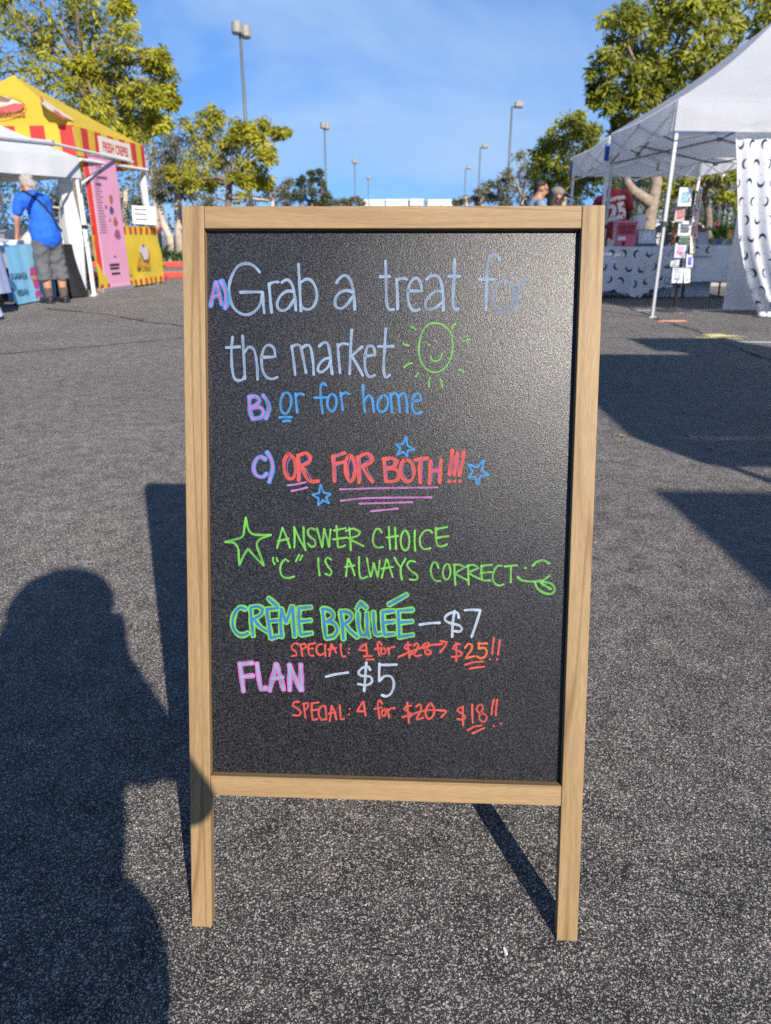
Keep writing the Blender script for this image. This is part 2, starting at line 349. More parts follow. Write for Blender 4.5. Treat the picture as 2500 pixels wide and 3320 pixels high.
def frame(o, ex, ey, ez=None):
    """4x4 with origin o and given x / y axes"""
    ex = Vector(ex).normalized(); ey = Vector(ey); ey = (ey - ex*ey.dot(ex)).normalized(); ez = ex.cross(ey)
    return Matrix(((ex.x, ey.x, ez.x, o[0]), (ex.y, ey.y, ez.y, o[1]), (ex.z, ey.z, ez.z, o[2]), (0, 0, 0, 1)))
def struct(name, mb, m, **k):
    return tag(mb.build(name, m, **k), kind='structure')
rnd = random.Random(7)
# ------------------------------------------------------------------ ground
ASPHALT = asphalt_mat()
gm = MB(); gm.add([(-700, -300, 0), (700, -300, 0), (700, 1600, 0), (-700, 1600, 0)], [(0, 1, 2, 3)])
struct('asphalt_ground', gm, ASPHALT)
LINE = mat('worn_road_paint', (0.5, 0.5, 0.48), 0.8, 0.45, 22)
def strip(name, pts, width, m, z=0.004, jit=0.0):
    """a thin strip lying on the ground along pts"""
    P = []
    for a, b in zip(pts[:-1], pts[1:]):
        k = max(2, int((Vector(b)-Vector(a)).length/0.12)) if jit else 1
        for i in range(k): P.append(Vector(a).lerp(Vector(b), i/k))
    P.append(Vector(pts[-1])); P = [Vector((p.x, p.y, z)) for p in P]
    mb = MB(); vs = []
    for i, p in enumerate(P):
        d = (P[min(i+1, len(P)-1)]-P[max(i-1, 0)]); n_ = Vector((-d.y, d.x, 0)).normalized()
        wd = width*(1+jit*rnd.uniform(-0.7, 0.9)); off = n_*(jit*rnd.uniform(-0.03, 0.03))
        vs += [p+n_*wd/2+off, p-n_*wd/2+off]
    mb.add(vs, [(2*i, 2*i+1, 2*i+3, 2*i+2) for i in range(len(P)-1)])
    return struct(name, mb, m)
strip('parking_line', [(3.25, 9.49), (4.70, 9.62), (8.5, 9.95)], 0.10, LINE)
strip('parking_line', [(3.22, 6.63), (4.2, 6.53), (8.5, 6.3)], 0.085, LINE)
strip('parking_line', [(-26, 33), (26, 33)], 0.12, LINE)
CRACK = mat('asphalt_crack', (0.012, 0.012, 0.012), 0.9, 0.3, 30)
TAR = mat('old_tar_seam', (0.042, 0.040, 0.038), 0.75, 0.3, 30)
strip('asphalt_crack', [G(1990, 983), G(2070, 1008), G(2150, 1040), G(2260, 1075), G(2330, 1100), G(2395, 1128)], 0.035, TAR, 0.003, 1.0)
strip('asphalt_crack', [G(2393, 1128), G(2420, 1145), G(2470, 1160), G(2530, 1176), G(2700, 1215)], 0.03, CRACK, 0.0045, 1.0)
strip('asphalt_crack', [G(150, 1001), G(348, 1019), G(477, 1044), G(600, 1057), G(900, 1075), G(1300, 1080)], 0.05, TAR, 0.003, 0.8)
strip('asphalt_crack', [G(-200, 1165), G(0, 1149), G(298, 1124), G(600, 1096), G(900, 1075)], 0.02, TAR, 0.003, 0.9)
strip('asphalt_crack', [G(1200, 3083), G(1235, 3088), G(1260, 3092), G(1300, 3100), G(1345, 3103)], 0.0014, CRACK, 0.0015, 0.12)
strip('asphalt_crack', [G(985, 2910), G(1015, 2921), G(1040, 2912)], 0.0012, CRACK, 0.0015, 0.12)

# small litter on the asphalt
def litter(name, label, p, size, rz, m, cat):
    mb = MB(); n_ = 9; h_ = size[2]
    ring = [Vector((math.cos(2*math.pi*i/n_)*size[0]/2*rnd.uniform(0.8, 1.1), math.sin(2*math.pi*i/n_)*size[1]/2*rnd.uniform(0.8, 1.1), 0)) for i in range(n_)]
    mb.add([q for q in ring] + [q*0.8+Vector((0, 0, h_)) for q in ring], [tuple(range(n_-1, -1, -1)), tuple(range(n_, 2*n_))] + [(i, (i+1) % n_, n_+(i+1) % n_, n_+i) for i in range(n_)])
    o = mb.build(name, m); o.location = (p.x, p.y, 0.0005); o.rotation_euler = (0, 0, rz); return tag(o, label, cat)
litter('paint_chip', 'small white chip lying on the asphalt just below the sign\'s bare foreground', G(1638, 3085), (0.0055, 0.014, 0.002), 0.2, mat('white_chip', (0.75, 0.75, 0.74), 0.6, 0.05), 'chip')
tag(bpy.context.scene.objects['paint_chip'], 'small white chip lying on sunlit asphalt in front of the sandwich board')
litter('wood_lath', 'thin orange wooden lath lying on the asphalt by the crack', G(2178, 1042), (0.34, 0.045, 0.012), 0.02, mat('orange_lath', (0.55, 0.24, 0.12), 0.7, 0.2), 'lath')
tw = MB()
for i in range(16):
    c = G(rnd.uniform(2300, 2400), rnd.uniform(1085, 1100)); a = rnd.uniform(-0.35, 0.35); ll = rnd.uniform(0.05, 0.16)
    tw.tube((c.x-math.cos(a)*ll, c.y-math.sin(a)*ll, 0.006), (c.x+math.cos(a)*ll, c.y+math.sin(a)*ll, 0.007), 0.0045, 0.002, 5)
tag(tw.build('straw_litter', mat('dry_straw', (0.50, 0.46, 0.20), 0.8, 0.2)), kind='stuff')
lf = MB()
for i in range(60):
    c = G(rnd.uniform(2060, 2500), rnd.uniform(1030, 1110)) if i % 3 else G(rnd.uniform(1960, 2500), rnd.uniform(990, 1500))
    a = rnd.uniform(0, 6.3); s_ = rnd.uniform(0.012, 0.035); d = Vector((math.cos(a), math.sin(a), 0))*s_; e = Vector((-math.sin(a), math.cos(a), 0))*s_*0.4
    c = Vector((c.x, c.y, 0.004)); lf.add([c-d, c-e+Vector((0, 0, 0.006)), c+d, c+e+Vector((0, 0, 0.004))], [(0, 1, 2, 3)])
tag(lf.build('fallen_leaf_litter', mat('fallen_leaves', (0.30, 0.22, 0.12), 0.8, 0.4, 3)), kind='stuff')

# ------------------------------------------------------------------ the sandwich board
YAW, LEAN = math.radians(-2.37), math.radians(16.136)
BW, BL_, ST, TH, REC = 0.545, 0.9942, 0.0290, 0.018, 0.0125
board = empty('sandwich_board', (-0.00415, 0.71795, 0), YAW, 'pine framed black sandwich board with colourful handwritten dessert menu', 'sandwich board')
FM = Matrix.Rotation(-LEAN, 4, 'X')
apex_y = math.sin(LEAN)*BL_ + TH
BM = Matrix.Translation((0, 2*apex_y+0.004, 0)) @ Matrix.Rotation(math.pi, 4, 'Z') @ Matrix.Rotation(-LEAN, 4, 'X')
def bar(name, x0, x1, z0, z1, m, M, foot=False, y0=0.0, y1=TH, bev=0.0012):
    mb = MB(); k = math.tan(LEAN)*TH if foot else 0
    nz = 12; vs = []; 
    for i in range(nz+1):
        z = z0+(z1-z0)*i/nz; kk = k*(1-i/nz) if foot else 0
        vs += [(x0, y0, z), (x1, y0, z), (x1, y1, z+kk), (x0, y1, z+kk)]
    fs = [(3, 2, 1, 0), (4*nz, 4*nz+1, 4*nz+2, 4*nz+3)]
    for i in range(nz):
        for j in range(4): fs.append((4*i+j, 4*i+(j+1) % 4, 4*i+4+(j+1) % 4, 4*i+4+j))
    mb.add(vs, fs); return mb.build(name, m, board, bevel=bev, M=M)
BOARD_M = board_mat()
for M, front in ((FM, True), (BM, False)):
    for sx in (-1, 1):
        xo, xi = sx*BW/2, sx*(BW/2-ST)
        bar('stile', min(xo, xi), max(xo, xi), 0, BL_, WOOD_V, M, True)
    xi = BW/2-ST-0.0004
    bar('rail', -xi, xi, 0.9655, BL_-0.0006, WOOD_H, M, y0=0.0004, y1=TH-0.0006)
    bar('rail', -xi, xi, 0.1960, 0.2250, WOOD_H, M, y0=0.0004, y1=TH-0.0006)
    pm = MB(); pm.box((0, REC+0.0025, 0.595), (2*xi+0.002, 0.005, 0.744))
    panel = pm.build('panel', BOARD_M, board, M=M)
    if front: PANEL = panel
hm = mat('zinc_hinge', (0.55, 0.53, 0.50), 0.4, 0.1, 30, metal=0.9)
ch = MB()
pts = [Vector((0.25, apex_y-0.17+0.344*t_, 0.36-0.05*math.sin(math.pi*t_))) for t_ in [i/14 for i in range(15)]]
ch.path(pts, [0.0016]*15, 6); ch.build('chain', hm, board)

# ---- handwriting: each stroke is a chain of points read off the photograph, laid on the panel as a thin film of marker paint
FMW = board.matrix_basis @ FM
FI = FMW.inverted(); FIo = FI @ Vector((0, 0, CAM_H)); FIr = FI.to_3x3()
def on_panel(u, v):
    d = FIr @ ray(u, v); q = FIo + d*((REC-FIo.y)/d.y); return q.x, q.z
FR = {'A': (650, 780, 2.563), 'B': (1200, 780, 2.563), 'C': (680, 1640, 2.7767), 'D': (1250, 1640, 2.7767), 'E': (700, 2050, 2.7767), 'F': (1200, 2050, 2.7767), 'G': (780, 1380, 1.9372)}
PXM = 0.000404
_layer = [0]
def ribbon(mb, pts, wpx, y, mi):
    P = [Vector(p) for p in pts]
    if len(P) == 1: P = [P[0]+Vector((-0.0004, 0)), P[0]+Vector((0.0004, 0.0002))]
    Q = []
    if len(P) == 2: Q = [P[0].lerp(P[1], i/6) for i in range(7)]
    else:
        closed = (P[0]-P[-1]).length < 1e-5
        for i in range(len(P)-1):
            a = P[i-1] if i else (P[-2] if closed else P[0]*2-P[1]); d_ = P[i+2] if i+2 < len(P) else (P[1] if closed else P[-1]*2-P[-2]); b, c = P[i], P[i+1]
            if not closed:      # keep hard corners hard
                if i and (P[i]-P[i-1]).normalized().dot((P[i+1]-P[i]).normalized()) < 0.15: a = b*2-c
                if i+2 < len(P) and (P[i+1]-P[i]).normalized().dot((P[i+2]-P[i+1]).normalized()) < 0.15: d_ = c*2-b
            k = max(3, int((c-b).length/0.003))
            for j in range(k):
                t_ = j/k; Q.append(0.5*((2*b)+(c-a)*t_+(2*a-5*b+4*c-d_)*t_*t_+(3*b-a-3*c+d_)*t_**3))
        Q.append(P[-1])
    hw = wpx*PXM/2; vs = []; ink = []; n_ = len(Q); ph = rnd.uniform(0, 9); lvl = rnd.uniform(0.84, 1.0); sd_ = rnd.uniform(0, 99)
    for i, q in enumerate(Q):
        t_ = Q[min(i+1, n_-1)]-Q[max(i-1, 0)]
        if t_.length < 1e-9: t_ = Vector((1, 0))
        nn = Vector((-t_.y, t_.x)).normalized(); s_ = hw*(1+0.11*math.sin(ph+i*0.7)+rnd.uniform(-0.08, 0.08))
        f = lvl + 0.22*mnoise.noise(Vector((i*0.11, sd_, 0))); end_ = min(i, n_-1-i)
        k0 = min(1.0, f + (0.14 if end_ < 3 else 0)); k1 = min(1.0, max(0.35, f-0.17 + (0.25 if end_ < 2 else 0) + rnd.uniform(-0.05, 0.05)))
        vs += [(q.x+nn.x*s_, y, q.y+nn.y*s_), (q.x, y, q.y), (q.x-nn.x*s_, y, q.y-nn.y*s_)]; ink += [k0, k1, k0]
    mb.add(vs, [(3*i+j, 3*i+3+j, 3*i+4+j, 3*i+1+j) for i in range(n_-1) for j in (0, 1)], mi)
    for q, t_ in ((Q[0], Q[0]-Q[1]), (Q[-1], Q[-1]-Q[-2])):
        t_ = t_.normalized(); nn = Vector((-t_.y, t_.x))
        arc = [(q.x+nn.x*hw*math.cos(a)+t_.x*hw*0.8*math.sin(a), y, q.y+nn.y*hw*math.cos(a)+t_.y*hw*0.8*math.sin(a)) for a in [math.pi*i/6 for i in range(7)]]
        mb.add(arc, [tuple(range(7))], mi); ink += [1.0]*7
    mb.ink = getattr(mb, 'ink', []) + ink
def parse(s):
    out = []; fr = None
    for tok in s.replace('\n', ' ').split('|'):
        tok = tok.strip()
        if not tok: continue
        if tok[0].isalpha(): fr = FR[tok[0]]; tok = tok[1:].strip()
        if not tok: continue
        nums = [float(x) for x in tok.replace(',', ' ').split()]
        out.append([on_panel(fr[0]+nums[i]/fr[2], fr[1]+nums[i+1]/fr[2]) for i in range(0, len(nums), 2)])
    return out
def write(name, layers):
    """layers: (strokes, width in photo pixels, material), painted in order"""
    mb = MB(); ms = []
    for li, (s, wpx, m) in enumerate(layers):
        ms.append(m)
        for k, st in enumerate(parse(s)):
            ribbon(mb, st, wpx, REC - 0.00015 - li*0.0012/3 - (k % 12)*0.000025, li)
    o = mb.build(name, ms, PANEL, M=Matrix.Identity(4)); a = o.data.attributes.new('ink', 'FLOAT', 'POINT'); a.data.foreach_set('value', mb.ink); return o
K_WHITE = marker_mat('pale_blue_white_marker', (0.20, 0.285, 0.41), 0.30)
K_GREEN = marker_mat('lime_green_marker', (0.115, 0.40, 0.045), 0.42)
K_BLUE = marker_mat('sky_blue_marker', (0.022, 0.19, 0.45), 0.25)
K_PINK = marker_mat('pink_marker', (0.42, 0.10, 0.33), 0.25)
K_PURPLE = marker_mat('purple_marker', (0.22, 0.075, 0.22), 0.40)
K_RED = marker_mat('coral_red_marker', (0.50, 0.058, 0.042), 0.22)
K_ORANGE = marker_mat('orange_marker', (0.62, 0.11, 0.022), 0.15)
write('treat_lettering', [("""A 492,262 450,215 385,190 310,215 255,310 237,400 250,500 290,575 350,612 410,612 465,575 500,520 515,440 | 330,430 420,427 515,428 | 515,428 522,520 530,602 |
 570,355 580,480 592,600 | 572,362 610,345 648,345 | 675,350 705,328 740,335 770,390 785,480 793,580 | 778,425 720,420 665,460 638,520 650,570 690,582 735,555 778,490 |
 815,195 825,380 836,588 | 832,350 880,320 925,335 960,400 968,470 945,540 900,573 850,560 830,535 | 1130,352 1155,315 1195,290 1235,310 1265,390 1278,480 1283,575 |
 1272,430 1210,415 1150,440 1120,490 1125,545 1165,565 1215,535 1265,465 | B 128,170 132,300 137,500 155,570 195,573 | 80,300 165,298 | 220,320 227,450 228,570 | 225,330 265,312 305,322 |
 310,415 370,418 428,420 425,370 400,318 370,315 335,350 315,430 320,510 345,570 380,583 413,570 | 468,325 500,295 540,290 575,310 598,380 608,480 608,580 | 603,425 560,420 510,445 465,505 460,550 485,572 540,560 595,515 |
 703,158 698,300 690,450 690,530 705,570 735,568 | 652,297 745,297 | 1078,160 1055,125 1020,120 985,160 972,250 967,400 963,580 | 903,323 1035,323""", 9.0, K_WHITE)])
write('treat_lettering', [("""B 1100,335 1050,370 1025,460 1040,540 1090,578 1150,565 1185,500 1190,410 1160,350 1110,335 | 1235,345 1225,450 1213,580 | 1232,370 1265,335 1305,325""", 8.6, marker_mat('glare_faded_white_marker', (0.15, 0.20, 0.28), 0.5))])  # last letters in a darker paint, the fading by glare put into the colour
write('market_lettering', [("""A 268,800 258,900 262,1050 280,1140 310,1162 350,1155 362,1130 | 213,890 330,882 | 350,790 360,950 370,1150 | 365,930 400,885 440,900 462,970 472,1060 475,1155 |
 510,970 570,968 622,965 612,900 575,868 535,885 510,960 513,1060 545,1130 595,1150 640,1135 | 758,875 775,1000 788,1115 | 762,880 800,865 830,880 855,980 878,1100 | 845,890 885,868 915,890 935,1000 942,1115 |
 985,880 1020,850 1055,855 1075,930 1085,1030 1095,1110 | 1080,975 1030,985 985,1035 978,1080 1010,1092 1060,1050 1084,990 | 1140,860 1150,980 1160,1100 | 1145,880 1180,855 1228,862 |
 1258,740 1248,900 1240,1110 | 1345,880 1300,920 1250,965 | 1262,965 1300,1030 1350,1122 | 1362,960 1410,955 1452,952 1440,890 1415,875 1385,890 1367,970 1368,1060 1390,1120 1415,1132 1448,1118 |
 1540,730 1530,900 1523,1050 1530,1120 1550,1138 1575,1115 | 1478,880 1605,878""", 8.6, K_WHITE)])
write('sun_drawing', [("""B 545,685 480,700 430,770 405,880 415,980 460,1060 530,1095 600,1075 660,1000 688,890 675,780 620,710 545,685 | 485,862 493,864 | 541,832 550,834 | 503,965 515,990 545,1002 580,985 600,935 |
 348,715 380,740 | 680,730 690,705 712,690 | 275,855 300,870 322,870 | 772,838 828,822 | 282,1055 310,1030 350,1018 | 378,1133 400,1102 | 490,1215 488,1170 498,1140 | 600,1220 592,1170 580,1148 | 738,1072 765,1078 780,1090""", 5.2, K_GREEN)])
write('home_lettering', [("""A 700,1265 672,1310 665,1380 685,1430 715,1435 745,1390 755,1320 735,1272 700,1265 | 655,1470 700,1467 758,1468 | 685,1503 715,1497 745,1498 | 790,1270 795,1350 805,1430 | 792,1290 825,1270 860,1282 |
 1045,1205 1025,1185 1000,1210 1000,1300 1015,1435 | 948,1305 1055,1303 | 1090,1275 1060,1310 1055,1370 1080,1415 1110,1410 1130,1360 1125,1300 1090,1275 | 1165,1265 1175,1340 1183,1410 | 1168,1285 1200,1265 1235,1275 |
 1350,1200 1355,1310 1368,1425 | 1358,1340 1390,1290 1420,1300 1435,1360 1440,1425 | B 105,1285 70,1330 62,1390 90,1425 130,1405 150,1350 140,1300 105,1285 | 170,1270 175,1340 182,1430 | 175,1290 205,1262 230,1290 240,1350 247,1425 |
 240,1300 270,1268 295,1285 305,1350 310,1430 | 350,1335 390,1332 425,1325 415,1285 385,1270 355,1310 350,1380 370,1430 400,1437 430,1420""", 7.8, K_BLUE), ("B 489,1428 492,1428 | 531,1428 534,1428 | 574,1425 577,1425", 5.0, marker_mat('faint_blue_marker', (0.018, 0.12, 0.28), 0.5))])
A_ = "A 128,345 105,440 85,545 | 130,345 155,440 175,530 | 100,470 160,450 | 165,335 200,400 213,470 205,565"
B_ = "A 407,1300 410,1400 430,1480 | 400,1300 460,1295 490,1330 460,1370 415,1390 | 415,1390 490,1385 525,1425 500,1470 430,1482 | 520,1285 555,1335 570,1400 545,1478"
C_ = "G 158,212 122,195 92,225 82,270 100,312 140,322 165,300 | 165,165 192,210 202,270 180,355"
for mk in (A_, B_, C_):
    write('letter_mark', [(mk + (' | 178,332 210,400 226,470 218,545' if mk is A_ else ''), 15.0, K_BLUE), (mk, 6.0, K_PINK)])
O_ = """G 300,180 275,220 275,280 295,325 330,330 345,280 340,215 315,185 300,180 | 360,185 365,260 365,345 | 360,190 410,172 440,200 420,235 375,250 | 385,250 410,320 440,350 490,348 |
 580,200 585,270 590,350 | 575,195 615,185 655,170 | 590,240 625,235 650,228 | 680,190 660,230 665,310 685,350 710,330 718,270 705,205 680,190 | 735,195 740,270 745,358 | 735,200 790,175 825,195 815,235 755,255 | 765,255 795,310 830,352 |
 900,215 905,280 915,352 | 895,210 950,205 985,220 965,255 910,270 | 910,270 970,275 1000,305 975,345 915,352 | 1035,215 1005,250 1010,310 1040,350 1075,340 1090,290 1075,235 1035,215 | 1095,215 1130,208 1175,205 | 1130,210 1125,290 1130,358 |
 1195,220 1190,290 1185,365 | 1260,215 1255,290 1250,358 | 1190,285 1255,275 | 1330,152 1320,230 1312,308 | 1362,170 1353,240 1343,308 | 1403,162 1390,240 1374,312"""
O2 = """G 318,195 297,230 293,280 305,310 | 372,200 378,260 376,335 | 425,190 425,220 390,238 | 408,265 428,310 445,335 | 592,205 598,270 600,340 | 590,190 648,178 | 600,250 645,236 | 690,205 678,250 682,320 | 712,215 715,290 | 750,205 755,270 757,345 | 800,185 810,215 770,240 | 790,260 815,310 838,345 |
 910,225 918,290 920,345 | 965,215 960,245 | 985,285 985,320 | 1022,235 1020,300 1045,338 | 1075,250 1080,310 | 1100,225 1165,215 | 1142,220 1138,340 | 1205,230 1200,350 | 1248,225 1240,345 | 1210,296 1245,288 | 1340,185 1328,300 | 1372,185 1362,295"""
write('both_lettering', [(O_ + '| 1308,350 1313,350 | 1343,350 1347,350 | 1376,348 1381,348', 11.5, K_RED), (O2, 4.0, K_PURPLE)])
write('purple_underline', [("""G 295,375 350,368 410,355 | 318,410 365,402 420,388 | 622,400 900,392 1240,388 | 628,472 800,455 1200,450 | 745,490 900,486 1080,480 | 818,538 900,530 990,520""", 6.0, marker_mat('mauve_marker', (0.36, 0.13, 0.36), 0.35))])
def star(tips):
    c = Vector((sum(t_[0] for t_ in tips)/5, sum(t_[1] for t_ in tips)/5)); out = []
    for i in range(5):
        a, b = Vector(tips[i]), Vector(tips[(i+1) % 5]); md = (a+b)/2; out += [a, c+(md-c)*0.52]
    out.append(out[0]); return 'G ' + ' | '.join('%d,%d %d,%d' % (*out[i], *out[i+1]) for i in range(10))
for tips in ([(1040, 70), (1092, 150), (1048, 192), (985, 182), (978, 118)], [(502, 370), (565, 430), (555, 487), (489, 500), (452, 435)], [(1527, 218), (1558, 310), (1490, 370), (1432, 325), (1432, 245)]):
    write('blue_star', [(star(tips), 6.5, K_BLUE)])
write('green_star', [("C 325,105 312,200 295,275 220,305 138,325 | 138,325 215,332 255,380 262,460 268,530 | 268,530 310,440 345,385 400,450 488,538 | 488,538 455,440 425,360 445,305 552,260 | 552,260 450,262 380,250 345,200 325,105", 7.2, K_GREEN)])
write('answer_lettering', [("""C 655,195 630,290 607,380 | 655,195 695,290 725,380 | 612,318 712,295 | 760,190 765,280 762,375 | 760,190 810,300 865,400 | 845,190 848,300 862,400 | 945,215 910,200 882,230 900,275 945,310 950,355 915,368 885,340 |
 965,200 990,290 1012,372 | 1012,372 1022,290 1030,210 | 1030,205 1055,290 1075,370 | 1075,370 1080,290 1090,210 | 1140,180 1148,280 1155,370 1185,370 1220,355 | 1118,222 1225,200 | 1112,302 1240,285 | 1258,200 1265,300 1270,400 | 1225,225 1290,205 1355,235 1330,270 1245,295 1300,320 1385,362 |
 1548,240 1530,210 1495,215 1470,280 1475,345 1510,375 1560,370 | D 30,190 35,290 42,390 | 85,195 92,300 95,390 | 10,285 115,270 | 165,225 140,280 140,350 170,400 205,380 215,300 195,235 165,225 | 265,220 262,310 268,405 | 420,240 390,218 345,230 310,290 315,355 350,390 405,380 |
 455,195 455,290 470,355 510,365 555,345 | 450,212 555,190 | 450,290 570,272""", 6.6, K_GREEN)])
write('correct_lettering', [("""C 572,465 572,500 585,525 | 602,467 605,482 613,500 | 805,440 775,500 | 835,445 812,490 | 710,500 680,478 645,520 635,580 655,635 710,650 762,635 | 978,470 980,550 990,628 | 1095,485 1060,462 1040,495 1065,545 1098,590 1080,628 1040,610 |
 1245,475 1235,550 1228,635 | 1250,475 1280,550 1305,625 | 1220,550 1305,535 | 1345,460 1345,560 1355,640 1385,652 1420,635 | 1415,470 1430,560 1450,640 | 1450,640 1470,560 1475,515 | 1475,515 1495,580 1512,640 | 1512,640 1525,560 1530,490 | 1590,480 1570,560 1548,650 | 1600,485 1625,570 1648,640 | 1545,565 1650,550 |
 D 80,465 110,520 138,555 | 180,475 155,520 138,555 138,610 148,665 | 268,505 225,495 195,530 225,580 285,625 275,665 218,662 | 478,560 460,515 430,510 408,570 420,640 455,675 495,675 | 545,525 520,570 520,630 545,665 575,640 585,580 570,530 545,525 | 620,530 622,620 630,712 | 612,530 670,530 710,555 620,610 680,640 740,670 |
 745,530 745,620 750,710 | 720,550 790,530 840,560 740,600 800,635 870,665 | 865,535 865,620 880,670 945,670 | 860,540 960,530 | 855,605 955,595 | 1045,540 1010,540 975,590 965,650 985,700 1030,718 1065,705 | 1070,545 1185,535 | 1130,540 1128,620 1128,690""", 6.4, K_GREEN)])
write('tongue_face_drawing', [("""D 1257,560 1263,561 | 1325,540 1360,505 1420,490 1475,520 | 1190,640 1230,670 1330,682 1420,668 1475,630 | 1345,690 1370,745 1430,785 1500,790 1522,745 1490,700 1400,680 | 1400,695 1490,750""", 7.4, K_GREEN)])
CB = """C 325,930 280,915 235,950 208,1030 215,1100 250,1150 300,1165 345,1145 | 370,920 378,1040 392,1170 | 370,915 430,905 480,930 460,980 390,1020 | 400,1020 450,1085 515,1130 | 515,930 530,1050 550,1190 | 515,930 620,920 | 525,1040 620,1030 | 550,1190 625,1170 | 530,832 608,900 |
 650,930 640,1050 648,1180 | 645,925 690,1050 | 690,1050 740,905 | 747,905 755,1030 765,1175 | 805,915 805,1040 820,1160 | 805,922 910,912 | 810,1040 910,1030 | 820,1160 918,1145 | 1015,925 1030,1050 1045,1185 | 1015,925 1080,940 1115,985 1080,1030 1030,1045 | 1035,1045 1110,1050 1150,1110 1120,1170 1050,1190 |
 1180,950 1195,1070 1205,1200 | 1175,950 1240,955 1280,990 1250,1040 1200,1060 | 1215,1060 1270,1130 1330,1180 | 1335,965 1340,1080 1365,1155 1400,1165 1418,1120 1415,965 | 1418,1120 1435,1180 | 1325,930 1360,870 1410,920 | 1475,955 1480,1060 1495,1150 1545,1150 | 1560,950 1560,1050 1575,1160 | 1560,955 1660,945 | 1565,1050 1660,1040 | 1575,1160 1660,1152 |
 D 30,890 190,800 | 115,940 120,1050 125,1180 | 115,945 245,935 | 125,1050 240,1040 | 120,1180 245,1160"""
write('creme_brulee_lettering', [(CB, 20.5, K_GREEN), (CB, 9.0, marker_mat('deep_blue_marker', (0.022, 0.135, 0.34), 0.4))])
PRICE_M = marker_mat('white_marker', (0.31, 0.375, 0.47), 0.2)
write('price_lettering', [("""D 305,1070 400,1057 490,1053 | 660,1010 650,965 610,958 550,985 535,1025 580,1055 660,1075 690,1105 670,1130 620,1128 | 622,945 605,1060 600,1180 | 712,940 780,935 855,940 | 855,940 820,1050 775,1180""", 8.4, PRICE_M)])
write('price_lettering', [("""E 990,400 1080,378 1190,362 | 1390,340 1370,310 1320,320 1285,360 1310,390 1390,400 1405,445 1360,475 1280,465 | 1355,270 1345,400 1335,530 | F 85,280 82,360 82,440 | 80,293 160,293 240,290 | 82,440 130,395 190,400 215,460 195,540 150,575 105,565""", 8.4, PRICE_M)])
SP = """E 745,105 705,100 680,140 720,175 728,205 685,215 | 760,110 770,160 780,215 | 755,115 800,100 815,130 770,158 | 838,105 830,150 845,205 880,210 | 835,108 895,98 | 830,150 875,145 | 955,105 915,120 905,170 935,205 975,190 | 985,110 982,160 988,215 | 1040,105 1030,160 1022,215 | 1040,105 1065,150 1085,185 | 1010,155 1085,140 |
 1125,105 1125,160 1140,215 1165,215 | 1198,150 1202,150 | 1193,185 1197,186 | 1345,105 1310,130 1285,160 1360,165 | 1350,100 1355,150 1365,215 | 1330,215 1405,213 | 1355,245 1420,243 | F 105,115 85,82 68,100 72,160 85,210 | 42,150 105,140 | 115,145 95,175 115,195 140,180 135,150 115,145 | 160,140 172,200 | 165,160 190,135 220,130 |
 370,115 325,110 310,140 360,165 385,190 350,205 | 340,90 345,160 355,230 | 395,120 420,95 435,115 420,160 400,190 410,215 460,205 | 510,95 480,115 490,150 540,165 545,190 515,200 495,175 520,130 530,100 510,95 | 255,222 400,160 540,118 650,105 | 632,78 695,90 670,130 630,180 | 810,105 770,110 745,145 790,165 830,185 805,215 735,220 | 775,95 778,170 775,260 |
 855,292 930,270 1015,262 | 895,328 960,315 1030,310 | 1115,50 1105,120 1100,195 | 1170,70 1160,130 1150,200 | 1076,243 1081,243 | 1140,245 1145,246"""
write('first_special_lettering', [(SP, 6.8, K_RED), ("F 855,140 880,105 915,110 915,150 880,200 860,235 900,222 940,215 | 985,95 975,145 | 970,100 1055,100 | 975,145 1030,140 1050,180 1030,220 990,232 960,215", 7.0, K_ORANGE)])
FL = "E 215,280 232,400 248,530 | 215,287 330,275 | 232,400 335,390 | 370,280 385,400 405,515 455,500 | 540,285 515,400 485,525 | 545,285 580,400 610,515 | 510,415 600,405 | 665,290 665,400 665,520 | 660,290 710,400 765,520 | 765,290 768,400 775,520"
write('flan_lettering', [(FL, 18.5, K_PINK), (FL, 8.2, K_WHITE)])
SP2 = """E 750,625 705,630 690,660 740,690 765,720 740,750 695,745 | 790,640 798,710 808,770 | 785,645 825,635 830,670 800,702 | 865,640 862,700 870,790 915,780 | 860,640 925,630 | 862,702 915,695 | 970,660 935,680 925,740 950,790 985,780 | 985,665 992,730 995,785 | 1042,660 1035,730 1025,800 | 1045,660 1070,720 1085,785 | 1015,732 1080,720 |
 1115,655 1120,720 1125,785 1155,778 | 1203,690 1207,690 | 1196,740 1200,741 | 1325,625 1295,670 1270,710 1345,712 | 1330,625 1338,690 1348,750 | F 110,645 90,612 70,630 75,700 85,775 | 38,690 105,675 | 120,690 105,725 120,755 140,735 138,700 120,690 | 155,690 172,765 | 160,710 185,685 225,683 |
 370,660 330,665 305,690 350,720 380,745 350,765 | 335,630 340,710 350,815 | 415,670 440,645 460,665 450,720 420,770 425,785 480,768 | 540,640 505,690 500,740 525,780 565,755 578,700 560,655 540,640 | 290,765 400,730 520,700 680,705 | 620,700 690,708 670,735 640,765 | 840,680 800,680 785,705 840,740 860,765 835,785 785,780 | 835,665 835,740 838,838 |
 920,650 920,730 925,815 | 990,650 960,680 975,720 1030,735 1050,765 1030,805 990,790 985,750 1010,700 1015,665 990,650 | 880,880 940,848 1005,838 | 920,910 1030,860 | 1115,605 1100,670 1092,740 | 1145,605 1135,680 1132,750 | 1113,842 1118,842 | 1176,822 1181,823"""
write('second_special_lettering', [(SP2, 6.8, K_RED)])
